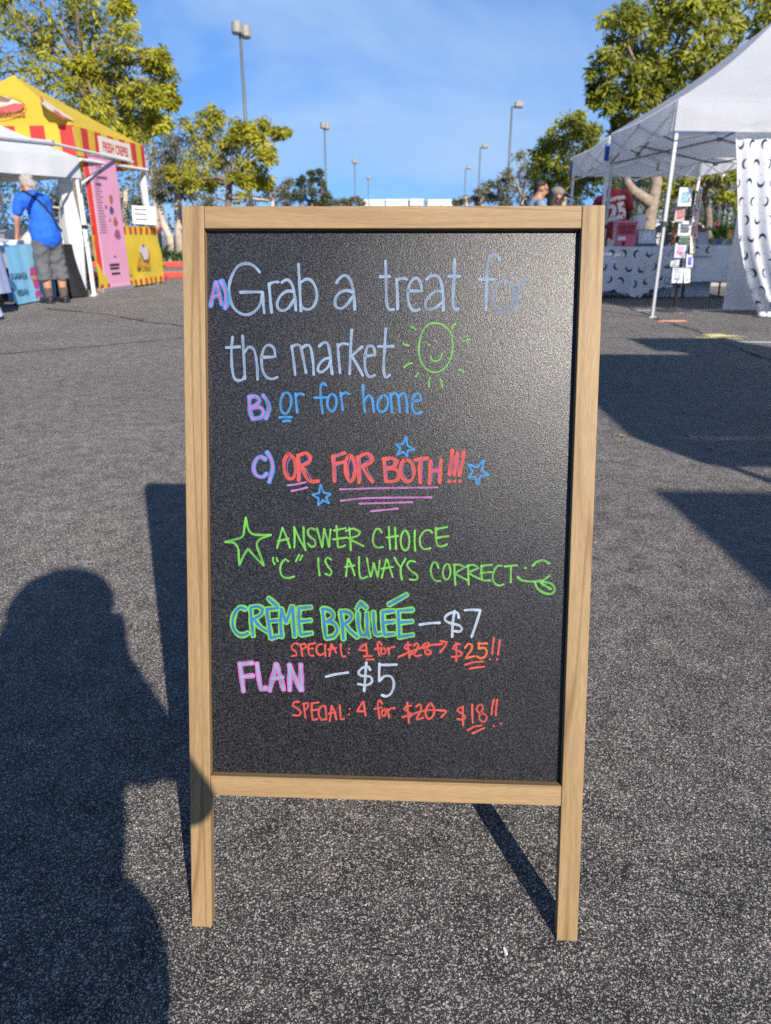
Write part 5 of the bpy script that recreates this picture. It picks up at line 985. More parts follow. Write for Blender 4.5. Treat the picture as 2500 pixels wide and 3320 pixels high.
gb = b.build('grey_backdrop', mat('grey_white_cloth', (0.66, 0.67, 0.70), 0.9, 0.05, 4, trans=0.25), smooth=True); tag(gb, 'plain grey cloth hanging behind the moon print curtain', 'cloth')
# orange easel legs beside the curtain
p = G(2390, 968); r = prop('orange_stand', 'orange wooden easel leg showing left of the grey backdrop', 'easel', (p.x+0.1, p.y, 0)); b = MB(); b.tube((-0.13, 0, 0), (0.06, 0.02, 0.55), 0.016, n=6); b.tube((0.2, 0, 0), (0.07, 0.02, 0.55), 0.016, n=6); b.tube((0.06, 0.3, 0), (0.06, 0.03, 0.55), 0.014, n=6); b.build('legs', MATS['orange_wood'], r); b = MB(); b.box((0.04, 0, 0.2), (0.2, 0.02, 0.03)); b.build('crossbar', MATS['orange_wood'], r)

# ------------------------------------------------------------------ left stall: tables, blue banner, goods
table('folding table behind the light blue banner', -5.95, -5.12, 9.95, 11.45, 0.77); 
cloth('lilac_tablecloth', 'pale lilac tablecloth at the left edge, its corner touching the asphalt', -6.4, -4.63, 8.42, 9.1, 0.80, lambda u: 0.26-0.25*max(0, 1-abs(u-0.362)/0.05), LILAC, amp=0.02, flare=0.04, seed=0.4, extra=lambda u: 0.22*max(0, 1-abs(u-0.362)/0.05))
table('folding table under the pale lilac cloth', -6.35, -4.69, 8.47, 9.05, 0.79)
cloth('white_tablecloth', 'white tablecloth under the takeaway boxes behind the blue banner', -5.97, -5.10, 9.93, 11.47, 0.78, 0.50, CLOTH_W2, amp=0.012, flare=0.01, seed=3.0)
cloth('black_tablecloth', 'black tablecloth behind the legs of the man in blue', -5.85, -4.88, 11.52, 11.82, 0.78, 0.02, BLACKC, amp=0.01, flare=0.03, seed=1.3, extra=lambda u: 0.12)
table('folding table under the black cloth', -5.8, -4.93, 11.55, 11.79, 0.775)
bx = -5.055; BA = Vector((bx, 10.05, 0)); BN = Vector((1, 0, 0))
bz = empty('blue_banner', (bx, 10.7, 0), 0, 'light blue printed banner hung on the front of the snack table', 'banner')
LB = mat('printed_light_blue', (0.27, 0.62, 0.85), 0.6, 0.05, 3); DB = mat('printed_mid_blue', (0.055, 0.19, 0.36), 0.6, 0.06, 3)
def bw(y, z): return Vector((0.007*math.sin(y*8)+0.003*math.sin(y*19+z*3), y, z))
b = MB(); b.grid(lambda u, v: bw(-0.66+1.36*u, 0.02+0.06*max(0, 1-u/0.10)**2+0.77*v), 40, 12); bsh = b.build('banner_sheet', LB, bz, smooth=True)
def bdec(name, px, off, m):
    q = []
    for u, v in px:
        w_ = on_plane(u, v, BA, BN)-bz.location; s_ = bw(w_.y, w_.z); q.append(Vector((s_.x+off*0.35, w_.y, w_.z)))
    b = MB(); b.add(q, [tuple(range(len(q)))]); return b.build(name, m, bsh)
bdec('wave_print', [(134, 898), (150, 898), (172, 905), (178, 960), (170, 964), (158, 956), (146, 940), (138, 920)], 0.012, DB)
bdec('wave_print', [(14, 884), (28, 902), (44, 915), (53, 932), (50, 942), (36, 945), (40, 975), (30, 978), (20, 940)], 0.012, DB)
bdec('pink_print', [(95, 872), (99, 866), (106, 864), (113, 872), (120, 884), (124, 892), (127, 902), (120, 908), (108, 908), (100, 904), (97, 890)], 0.014, mat('printed_magenta', (0.58, 0.085, 0.27), 0.6, 0.1))
bdec('pink_print', [(104, 908), (122, 908), (128, 918), (126, 930), (117, 938), (110, 932), (107, 920)], 0.014, MATS['printed_magenta'])
bdec('pink_print', [(113, 944), (122, 940), (130, 948), (136, 966), (129, 968), (122, 958), (119, 972), (113, 958)], 0.014, MATS['printed_magenta'])
bdec('yellow_print', [(100, 896), (108, 893), (124, 895), (124, 902), (108, 905), (101, 903)], 0.017, mat('printed_sand', (0.68, 0.42, 0.22), 0.6, 0.2, 50))
for s_, c in (('GUASACA', (58, 895)), ('VEGAN', (70, 948))):
    q = on_plane(*c, BA, BN)-bz.location; text_mesh('banner_lettering', s_, 0.105, mat('printed_navy_ink', (0.03, 0.10, 0.16), 0.6, 0.1), bsh, frame(Vector((0.0135, q.y, q.z)), (0, 1, 0), (0, 0, 1)), 0, 0.003)
r = prop('takeaway_box', 'open white takeaway box the man in blue reaches for', 'box', (-5.32, 10.75, 0.785), 0.3, 'white boxes on the snack table'); boxpart('tray', (0, 0, 0.03), (0.34, 0.34, 0.06), MATS['white_paper'], r); boxpart('lid', (-0.22, 0.02, 0.12), (0.02, 0.34, 0.22), MATS['white_paper'], r, Matrix.Rotation(-0.5, 3, 'Y'))
r = prop('takeaway_box', 'white paper stack on the snack table left of the open box', 'box', (-5.35, 10.28, 0.785), -0.2, 'white boxes on the snack table'); boxpart('tray', (0, 0, 0.03), (0.36, 0.28, 0.06), MATS['white_paper'], r); boxpart('lid', (0, 0, 0.075), (0.38, 0.30, 0.03), CLOTH_W2, r, Matrix.Rotation(0.1, 3, 'Y'))
r = prop('grey_cooler', 'grey box at the back of the snack table', 'box', (-5.78, 11.05, 0.785), 0.1); boxpart('body', (0, 0, 0.08), (0.28, 0.6, 0.16), mat('cool_grey_plastic', (0.40, 0.42, 0.45), 0.5, 0.1), r, bevel=0.02); boxpart('lid', (0, 0, 0.175), (0.30, 0.62, 0.03), MATS['cool_grey_plastic'], r, bevel=0.01)

# ------------------------------------------------------------------ kerbs, planting beds, building behind the right stalls, cars
REDK = mat('red_kerb_paint', (0.62, 0.060, 0.045), 0.7, 0.15, 5); CONC = mat('tan_concrete', (0.42, 0.34, 0.27), 0.9, 0.18, 5, bump=0.2); CONG = mat('grey_concrete', (0.36, 0.34, 0.31), 0.9, 0.2, 5, bump=0.2); SOIL = mat('bark_mulch', (0.12, 0.075, 0.05), 0.95, 0.5, 12, bump=0.6)
def kerb(pts, w_, h_, mt, ms):
    a, b_ = Vector(pts[0]), Vector(pts[1]); d = b_-a; c = (a+b_)/2; R = Matrix.Rotation(math.atan2(d.y, d.x), 3, 'Z')
    m = MB(); m.box(c+R @ Vector((0, 0, h_/2)), (d.length, w_, h_), R); k = struct('kerb', m, ms, bevel=0.02)
    m = MB(); m.box(c+R @ Vector((0, 0.16, h_/2+0.002)), (d.length-0.05, w_+0.1, h_+0.004), R); struct('kerb', m, mt, bevel=0.01)
kerb([(-7.0, 16.62, 0), (3.0, 18.0, 0)], 0.15, 0.13, CONC, REDK); kerb([(-12.0, 22.0, 0), (4.0, 24.0, 0)], 0.15, 0.15, CONC, REDK)
m = MB(); m.add([(-12, 22.3, 0.145), (4, 24.3, 0.145), (4, 29, 0.145), (-12, 28, 0.145)], [(0, 1, 2, 3)]); struct('planting_bed', m, SOIL)
rng = random.Random(21)
agl = ['agave with spiky blue-green leaves behind the yellow counter cloth', 'broad agave growing behind the upper red kerb', 'low agave right behind the corner of the board frame', 'small bright green plant between the two red kerbs']
for i, (u, v, Y, hgt, sp_) in enumerate([(523, 800, 23.2, 0.75, 0.7), (552, 820, 23.0, 0.55, 0.6), (580, 825, 23.2, 0.5, 0.5), (520, 878, 16.95, 0.28, 0.22)]):
    p = AT(u, v, Y); r = prop('agave_plant', agl[i], 'plant', (p.x, Y, 0.12), 0, 'plants behind the red kerbs'); blades('leaves', BLADE_D if i < 3 else BLADE, r, 26, hgt, sp_, 0.05 if i < 3 else 0.03, rng, lean=0.9); b = MB(); b.tube((0, 0, -0.05), (0, 0, 0.08), 0.08, 0.05); b.build('stem', BARK, r)
kerb([(5.2, 14.05, 0), (16.0, 14.2, 0)], 0.16, 0.15, CONG, CONG); m = MB(); m.add([(4.4, 14.2, 0.13), (16, 14.35, 0.13), (16, 19.5, 0.13), (4.0, 19.5, 0.13)], [(0, 1, 2, 3)]); struct('planting_bed', m, SOIL)
bush = ['leafy green plant growing behind the right end of the grey table', 'tall leafy plant left of the moon print curtain', 'low plant in the mulch under the canopy edge', 'spreading green plant deeper in the right planting bed']
for i, (u, v, Y, hgt, sp_) in enumerate([(2350, 800, 14.6, 0.95, 0.6), (2390, 800, 14.7, 1.15, 0.55), (2395, 830, 14.5, 0.7, 0.5), (2290, 770, 16.5, 0.9, 0.8)]):
    p = AT(u, v, Y); r = prop('leafy_plant', bush[i], 'plant', (p.x, Y, 0.12), 0, 'plants in the right planting bed'); blades('leaves', BLADE, r, 34, hgt, sp_, 0.05, rng, lean=0.5); b = MB(); b.tube((0, 0, -0.05), (0, 0, 0.15), 0.05, 0.03); b.build('stem', BARK, r)
BLD = mat('blue_grey_stucco', (0.10, 0.12, 0.15), 0.9, 0.08, 1.5); BLDD = mat('dark_shopfront', (0.030, 0.030, 0.036), 0.35, 0.3, 1); BLDP = mat('light_grey_pilaster', (0.27, 0.30, 0.35), 0.9, 0.06, 2)
r = empty('shop_building', (24, 46, 0), 0, 'low blue-grey shop building with dark openings behind the right stalls', 'building')
boxpart('wall', (3, 3, 2.1), (24, 6, 4.2), BLD, r, bevel=0.02); boxpart('roof', (3, 3, 4.3), (24.4, 6.4, 0.22), BLDP, r, bevel=0.02)
for i, x in enumerate((-5.6, -1.6, 2.6, 7.0, 11.5)): w_ = boxpart('window', (x, -0.02, 1.35), (2.9, 0.12, 2.6), BLDD, r, bevel=0); boxpart('frame', (x, -0.10, 2.72), (3.1, 0.08, 0.12), BLDP, w_, bevel=0.005)
for x in (-7.6, -3.6, 0.5, 4.8): boxpart('pilaster', (x, -0.06, 1.6), (0.5, 0.2, 3.2), BLDP, r, bevel=0.01)
GLASS = mat('dark_car_glass', (0.012, 0.014, 0.017), 0.08, 0.1, 2); TYRE = mat('tyre_rubber', (0.02, 0.02, 0.02), 0.85, 0.2); RIM = mat('alloy_rim', (0.5, 0.5, 0.52), 0.3, 0.1, metal=0.8)
def car(label, p, rz, col, hatch=False):
    r = empty('parked_car', p, rz, label, 'car', 'cars parked behind the stalls'); paint = mat('car_paint_%.2f_%.2f' % col[:2], col, 0.22, 0.03, 1, spec=0.7)
    W = 0.88
    low = [(-2.2, 0.32), (-2.25, 0.62), (-2.12, 0.90), (-1.5, 0.97), (1.1, 0.98), (1.9, 0.88), (2.2, 0.68), (2.2, 0.32)]
    up = [(-1.95, 0.95), (-1.55 if hatch else -1.2, 1.38), (-0.9, 1.46), (0.1, 1.46), (0.55, 1.38), (1.25, 0.96)]
    def ext(mb, pr, wf):
        n_ = len(pr); vs = [(x, -wf(z), z) for x, z in pr]+[(x, wf(z), z) for x, z in pr]
        mb.add(vs, [(i, (i+1) % n_, n_+(i+1) % n_, n_+i) for i in range(n_)]+[tuple(range(n_-1, -1, -1)), tuple(range(n_, 2*n_))])
    m = MB(); ext(m, low, lambda z: W-0.10*abs(z-0.65)/0.35*0.6); b0 = m.build('body', paint, r, bevel=0.06); m = MB(); ext(m, up, lambda z: W-0.04-(z-0.95)*0.36); m.build('cabin', paint, r, bevel=0.05)
    for s_ in (-1, 1):
        for pr in ([(-1.62, 0.99), (-1.2, 1.34), (-0.85, 1.38), (-0.35, 1.38), (-0.35, 0.99)], [(-0.27, 0.99), (-0.27, 1.38), (0.1, 1.38), (0.48, 1.31), (1.02, 0.99)]):
            m = MB(); yy = lambda z: s_*(W-0.04-(z-0.95)*0.36+0.012); m.add([(x, yy(z), z) for x, z in pr], [tuple(range(5))]); m.build('window', GLASS, r)
    m = MB(); m.add([(1.20, -0.70, 1.00), (1.20, 0.70, 1.00), (0.63, 0.60, 1.37), (0.63, -0.60, 1.37)], [(0, 1, 2, 3)]); m.build('windscreen', GLASS, r)
    m = MB(); m.add([(-1.98, -0.68, 0.99), (-1.98, 0.68, 0.99), (-1.50 if hatch else -1.28, 0.60, 1.36), (-1.50 if hatch else -1.28, -0.60, 1.36)], [(0, 1, 2, 3)]); m.build('rear_window', GLASS, r)
    for x in (-1.38, 1.35):
        for s_ in (-1, 1):
            m = MB(); m.tube((x, s_*0.72, 0.32), (x, s_*0.90, 0.32), 0.32, n=24); wh = m.build('wheel', TYRE, r, bevel=0.03); m = MB(); m.tube((x, s_*0.895, 0.32), (x, s_*0.912, 0.32), 0.20, 0.18, 16); m.build('rim', RIM, wh)
    for s_ in (-1, 1):
        m = MB(); m.box((2.17, s_*0.62, 0.70), (0.10, 0.36, 0.13)); m.build('headlight', mat('clear_lamp', (0.75, 0.76, 0.74), 0.15, 0.05), r, bevel=0.02); m = MB(); m.box((-2.19, s_*0.66, 0.76), (0.08, 0.30, 0.14)); m.build('tail_light', mat('red_lamp', (0.45, 0.01, 0.01), 0.2, 0.1), r, bevel=0.02)
    return r
p = AT(2285, 745, 36); car('red parked car seen over the grey table', (p.x, 36, 0), math.radians(-12), (0.52, 0.02, 0.025)); p = AT(2390, 745, 33); car('blue parked car half hidden by the moon print curtain', (p.x+2.1, 33, 0), math.radians(170), (0.05, 0.17, 0.36))
p = AT(2190, 745, 34); car('pale silver parked car behind the postcard rack', (p.x-0.4, 34.0, 0), math.radians(172), (0.55, 0.55, 0.53)); car('dark maroon parked car showing under the low white tent', (-10.6, 17.0, 0), math.radians(186), (0.055, 0.006, 0.010), True)
# ------------------------------------------------------------------ people
def sphere(mb, c, r, R=None, nu=16, nv=10):
    c = Vector(c); r = r if isinstance(r, (tuple, list)) else (r, r, r); vs = []; 
    for j in range(1, nv):
        th = math.pi*j/nv
        for i in range(nu):
            ph = 2*math.pi*i/nu; q = Vector((r[0]*math.sin(th)*math.cos(ph), r[1]*math.sin(th)*math.sin(ph), r[2]*math.cos(th))); vs.append(c+(R @ q if R is not None else q))
    top, bot = Vector((0, 0, r[2])), Vector((0, 0, -r[2])); vs += [c+(R @ top if R is not None else top), c+(R @ bot if R is not None else bot)]
    fs = [(j*nu+i, (j+1)*nu+i, (j+1)*nu+(i+1) % nu, j*nu+(i+1) % nu) for j in range(nv-2) for i in range(nu)]
    k = (nv-1)*nu; fs += [(k, i, (i+1) % nu) for i in range(nu)]+[(k+1, (nv-2)*nu+(i+1) % nu, (nv-2)*nu+i) for i in range(nu)]
    mb.add(vs, fs)
def chain(mb, pts, rs):
    for i in range(len(pts)-1): mb.tube(pts[i], pts[i+1], rs[i], rs[i+1], 14)
    for p, r in zip(pts, rs): sphere(mb, p, r)
def flesh(name, fill, m, parent, voxel=0.010, it=5, disp=0):
    """overlapping tapered limbs fused into one continuous skin"""
    mb = MB(); fill(mb); o = mb.build(name, m, parent, smooth=True)
    q = o.modifiers.new('fuse', 'REMESH'); q.mode = 'VOXEL'; q.voxel_size = voxel; q.use_smooth_shade = True
    q = o.modifiers.new('soft', 'SMOOTH'); q.factor = 0.5; q.iterations = it
    real(o)
    if disp:
        for v in o.data.vertices:
            v.co += v.normal*disp*(1.5*mnoise.noise(Vector((v.co.x*9+v.co.z*6, v.co.y*9, v.co.z*15-v.co.x*7)))+0.25*mnoise.noise(v.co*34))
    return o
def face(mb, c, R):
    """head with jaw, brow, nose, lips and ears; R turns it (local y is where it looks)"""
    P = lambda x, y, z: Vector(c)+R @ Vector((x, y, z))
    sphere(mb, P(0, -0.012, 0.022), (0.076, 0.096, 0.098), R); sphere(mb, P(0, 0.022, -0.045), (0.056, 0.064, 0.068), R); sphere(mb, P(0, 0.055, -0.092), (0.026, 0.022, 0.020), R)
    mb.tube(P(0, 0.085, 0.015), P(0, 0.108, -0.026), 0.010, 0.016, 10); sphere(mb, P(0, 0.104, -0.028), 0.016); sphere(mb, P(0, 0.082, -0.058), (0.026, 0.012, 0.010), R)
    for s in (-1, 1): sphere(mb, P(s*0.080, -0.012, -0.005), (0.011, 0.022, 0.033), R); sphere(mb, P(s*0.032, 0.078, 0.030), (0.024, 0.014, 0.010), R)
def eyes(c, R, par):
    for s in (-1, 1):
        mb = MB(); sphere(mb, Vector(c)+R @ Vector((s*0.032, 0.080, 0.010)), (0.015, 0.010, 0.009), R, 12, 8); e = mb.build('eye', mat('eye_white', (0.6, 0.58, 0.55), 0.3, 0.05), par, smooth=True)
        mb = MB(); sphere(mb, Vector(c)+R @ Vector((s*0.032, 0.087, 0.010)), (0.007, 0.005, 0.007), R, 10, 6); mb.build('pupil', mat('dark_eye', (0.03, 0.02, 0.015), 0.2, 0.05), e, smooth=True)
def hand(mb, w_, d, side, curl=0.5, sz=1.0):
    """palm, four fingers of different length and a thumb; d points along the forearm, side is toward the thumb"""
    w_ = Vector(w_); d = Vector(d).normalized(); side = Vector(side); side = (side-d*side.dot(d)).normalized(); n_ = d.cross(side)
    for k, f in enumerate((0.028, 0.010, -0.010, -0.027)):
        chain(mb, [w_+side*f*0.6*sz, w_+d*0.075*sz+side*f*sz], [0.020*sz, 0.015*sz])
        ln = (0.068, 0.078, 0.072, 0.056)[k]*sz; a = w_+d*0.085*sz+side*f*1.1*sz; b = a+(d*math.cos(curl*0.6)+n_*math.sin(curl*0.6))*ln*0.5; e = b+(d*math.cos(curl*1.5)+n_*math.sin(curl*1.5))*ln*0.5
        chain(mb, [a, b, e], [0.0095*sz, 0.009*sz, 0.0075*sz])
    t0 = w_+d*0.025*sz+side*0.026*sz; chain(mb, [t0, t0+d*0.03*sz+side*0.028*sz+n_*0.01, t0+d*0.062*sz+side*0.034*sz+n_*0.022], [0.013*sz, 0.011*sz, 0.009*sz])
SKIN = mat('fair_skin', (0.52, 0.26, 0.165), 0.5, 0.08, 18); SKIN_T = mat('tan_skin', (0.40, 0.215, 0.13), 0.5, 0.08, 18); SKIN_D = mat('brown_skin', (0.14, 0.075, 0.05), 0.5, 0.08, 18)  # even skin tones, one per complexion
RX = lambda a: Matrix.Rotation(a, 3, 'X')
# man in blue, seen from behind, leaning over the snack table
mp = Vector((-4.74, 10.66, 0)); man = empty('person', mp, math.radians(50), 'white-haired man in a blue T-shirt and grey shorts leaning over the snack table', 'person', 'people at the market')
HC, HR = Vector((0.015, 0.37, 1.572)), Matrix.Rotation(0.55, 3, 'Z') @ RX(-0.42)
def fill(mb):
    for s, y in ((-1, 0.02), (1, -0.02)):
        chain(mb, [(s*0.095, 0.0, 0.92), (s*0.105, 0.03+y, 0.49), (s*0.10, -0.02+y, 0.32), (s*0.095, -0.01+y, 0.09)], [0.085, 0.062, 0.064, 0.042]); chain(mb, [(s*0.10, -0.03+y, 0.05), (s*0.11, 0.15+y, 0.035)], [0.045, 0.035])
    chain(mb, [(0, 0, 0.95), (0, 0.05, 1.10), (0, 0.14, 1.29), (0, 0.23, 1.40)], [0.145, 0.14, 0.13, 0.09]); chain(mb, [(0, 0.24, 1.40), (0.01, 0.33, 1.52)], [0.062, 0.056])
    for s in (-1, 1): chain(mb, [(s*0.09, 0.22, 1.385), (s*0.18, 0.24, 1.37)], [0.07, 0.06])
    chain(mb, [(-0.19, 0.24, 1.36), (-0.235, 0.29, 1.13), (-0.215, 0.39, 0.945)], [0.056, 0.045, 0.031]); hand(mb, (-0.215, 0.395, 0.935), (0.02, 0.42, -0.95), (0.9, 0.35, 0.1), 0.5)
    chain(mb, [(0.19, 0.24, 1.36), (0.24, 0.34, 1.15), (0.12, 0.50, 1.00)], [0.056, 0.045, 0.031]); hand(mb, (0.115, 0.51, 0.99), (-0.35, 0.7, -0.5), (-0.8, -0.2, 0.4), 0.6)
    face(mb, HC, HR)
body = flesh('body', fill, SKIN, man); eyes(HC, HR, body)
def fill(mb):
    chain(mb, [(0, 0.0, 0.88), (0, 0.005, 0.98), (0, 0.045, 1.12), (0, 0.125, 1.29), (0, 0.225, 1.40), (0, 0.26, 1.435)], [0.188, 0.172, 0.158, 0.152, 0.10, 0.078])
    for s in (-1, 1): chain(mb, [(0, 0.20, 1.385), (s*0.17, 0.235, 1.37), (s*0.215, 0.265, 1.22)], [0.09, 0.080, 0.072]); chain(mb, [(s*0.07, 0.0, 0.86), (s*0.08, 0.03, 1.0)], [0.14, 0.13])
flesh('tshirt', fill, mat('bright_blue_cotton', (0.012, 0.115, 0.56), 0.85, 0.12, 5, bump=0.3, bscale=10), man, disp=0.011)
TS = bpy.data.objects[-1] if False else [o for o in man.children if o.name.startswith('tshirt')][0]
def fill(mb):
    chain(mb, [(0, 0, 0.94), (0, 0, 0.86)], [0.165, 0.175])
    for s, y in ((-1, 0.02), (1, -0.02)): chain(mb, [(s*0.085, 0.0, 0.84), (s*0.105, 0.02+y, 0.52), (s*0.112, 0.0+y, 0.385)], [0.125, 0.108, 0.102]); mb.tube((s*0.112, y, 0.39), (s*0.113, y, 0.315), 0.108, 0.112, 18)
flesh('shorts', fill, mat('grey_cotton', (0.115, 0.115, 0.125), 0.9, 0.15, 6, bump=0.3, bscale=9), man, disp=0.014)
for s, y in ((-1, 0.02), (1, -0.02)):
    flesh('sock', lambda mb: mb.tube((s*0.096, -0.015+y, 0.05), (s*0.10, -0.02+y, 0.215), 0.05, 0.066, 18), mat('brown_sock', (0.12, 0.085, 0.07), 0.95, 0.15, 30), man, it=2)
    flesh('shoe', lambda mb: (chain(mb, [(s*0.10, -0.045+y, 0.055), (s*0.108, 0.06+y, 0.05), (s*0.112, 0.18+y, 0.038)], [0.052, 0.050, 0.040]), mb.box((s*0.106, 0.06+y, 0.012), (0.10, 0.30, 0.024))), BLACKP, man, it=2)
def fill(mb):
    P = lambda x, y, z: HC+HR @ Vector((x, y, z))
    sphere(mb, P(0, -0.030, 0.045), (0.088, 0.100, 0.092), HR); sphere(mb, P(0, -0.066, -0.030), (0.086, 0.066, 0.095), HR)
    for s in (-1, 1): sphere(mb, P(s*0.068, -0.02, 0.02), (0.022, 0.05, 0.055), HR)
flesh('hair', fill, mat('white_hair', (0.36, 0.335, 0.29), 0.85, 0.25, 40, bump=0.5, bscale=90), man, 0.008, 3, disp=0.012)
from mathutils.bvhtree import BVHTree
bvs = BVHTree.FromPolygons([v.co.copy() for v in TS.data.vertices], [tuple(p.vertices) for p in TS.data.polygons])
raw = [Vector(p) for p in ((-0.02, 0.42, 1.28), (-0.115, 0.33, 1.45), (-0.12, 0.22, 1.50), (-0.08, 0.08, 1.42), (0.02, -0.06, 1.25), (0.12, -0.14, 1.08), (0.20, -0.08, 0.98), (0.20, 0.08, 0.95))]; sm = []
for i in range(len(raw)-1):
    for k in range(8): sm.append(raw[i].lerp(raw[i+1], k/8))
on_ = []
for p in sm:
    c, n_, _, _ = bvs.find_nearest(p); on_.append(c+n_*0.007)
mb = MB(); mb.path(on_, [0.017]*len(on_), 8); mb.build('strap', BLACKC, man, smooth=True)
# person bending in a red jersey behind the moon print table
from mathutils.bvhtree import BVHTree
jp = Vector((3.80, 12.80, 0)); jer = empty('person', jp, math.radians(-4), 'person in a red jersey numbered 25 bending behind the moon print table', 'person', 'people at the market')
JC, JR = Vector((-0.12, 0.46, 1.27)), RX(-1.1)
def fill(mb):
    for s in (-1, 1): chain(mb, [(s*0.10, 0, 0.92), (s*0.11, 0.04, 0.49), (s*0.11, -0.02, 0.09)], [0.10, 0.068, 0.045]); chain(mb, [(s*0.11, -0.04, 0.05), (s*0.12, 0.15, 0.04)], [0.05, 0.042])
    chain(mb, [(0, 0, 0.95), (-0.01, 0.06, 1.15), (-0.03, 0.18, 1.34)], [0.16, 0.155, 0.15]); chain(mb, [(-0.05, 0.24, 1.38), (JC.x, 0.38, 1.34)], [0.07, 0.06])
    chain(mb, [(-0.20, 0.17, 1.30), (-0.28, 0.30, 1.06), (-0.24, 0.50, 0.93)], [0.064, 0.05, 0.034]); hand(mb, (-0.24, 0.51, 0.93), (0.1, 0.9, -0.3), (0.9, -0.1, 0.2))
    chain(mb, [(0.16, 0.16, 1.40), (0.27, 0.20, 1.16), (0.26, 0.40, 0.98)], [0.064, 0.05, 0.034]); hand(mb, (0.26, 0.41, 0.97), (-0.1, 0.9, -0.3), (-0.9, -0.1, 0.2)); face(mb, JC, JR)
body = flesh('body', fill, SKIN_D, jer); eyes(JC, JR, body)
def fill(mb):
    chain(mb, [(0.01, -0.01, 0.80), (0, 0.0, 0.98), (-0.01, 0.06, 1.16), (-0.03, 0.16, 1.34)], [0.20, 0.195, 0.19, 0.165])
    chain(mb, [(-0.03, 0.18, 1.36), (-0.20, 0.16, 1.31), (-0.26, 0.22, 1.15)], [0.10, 0.088, 0.085]); chain(mb, [(-0.03, 0.18, 1.38), (0.155, 0.155, 1.40), (0.235, 0.175, 1.25)], [0.10, 0.088, 0.085]); chain(mb, [(-0.035, 0.22, 1.42), (-0.05, 0.235, 1.45)], [0.08, 0.07])
sh = flesh('jersey', fill, mat('red_jersey', (0.30, 0.012, 0.022), 0.7, 0.1, 6, bump=0.2), jer, disp=0.008)
WJ = mat('white_print', (0.66, 0.62, 0.64), 0.7, 0.08)
dg = bpy.context.evaluated_depsgraph_get(); bv = BVHTree.FromPolygons([v.co.copy() for v in sh.data.vertices], [tuple(p.vertices) for p in sh.data.polygons])
def wrap(o):
    bm = bmesh.new(); bm.from_mesh(o.data); bmesh.ops.triangulate(bm, faces=bm.faces); bmesh.ops.subdivide_edges(bm, edges=[e for e in bm.edges if e.calc_length() > 0.02], cuts=2)
    Mi = o.matrix_basis.copy()
    for v in bm.verts:
        q = Mi @ v.co; h_ = bv.ray_cast(Vector((q.x, -1, q.z)), Vector((0, 1, 0)))[0]
        v.co = Vector((q.x, (h_.y if h_ else q.y)-0.007, q.z))
    bm.to_mesh(o.data); bm.free(); o.matrix_basis = Matrix.Identity(4)
tilt = math.radians(11); exj = (math.cos(tilt), 0, math.sin(tilt)); eyj = (-math.sin(tilt), 0, math.cos(tilt))
for s_, sz, c in (('Corona', 0.10, (-0.005, -0.2, 1.355)), ('25', 0.30, (0.015, -0.3, 1.155))):
    t_ = text_mesh('jersey_lettering', s_, sz, WJ, sh, frame(Vector(c), exj, eyj), 0, 0.006 if sz < .2 else 0.016); wrap(t_)
flesh('collar', lambda mb: chain(mb, [(-0.13, 0.20, 1.41), (-0.05, 0.16, 1.478), (0.03, 0.20, 1.475)], [0.016, 0.016, 0.014]), WJ, jer, 0.006, 2)
flesh('shorts', lambda mb: [chain(mb, [(0, 0, 0.93), (s*0.10, 0, 0.82), (s*0.12, 0.03, 0.52)], [0.185, 0.14, 0.12]) for s in (-1, 1)], mat('dark_maroon_shorts', (0.10, 0.01, 0.015), 0.8, 0.1), jer)
def fill(mb): sphere(mb, JC+JR @ Vector((0, -0.02, 0.035)), (0.088, 0.104, 0.098), JR)
flesh('hair', fill, mat('black_hair', (0.010, 0.009, 0.009), 0.6, 0.2, 40, bump=0.4, bscale=90), jer, 0.008, 3, disp=0.008)
for s in (-1, 1): flesh('shoe', lambda mb: chain(mb, [(s*0.11, -0.06, 0.05), (s*0.12, 0.17, 0.04)], [0.055, 0.045]), BLACKP, jer, it=2)
jer.scale = (1.09, 1.09, 1.09)
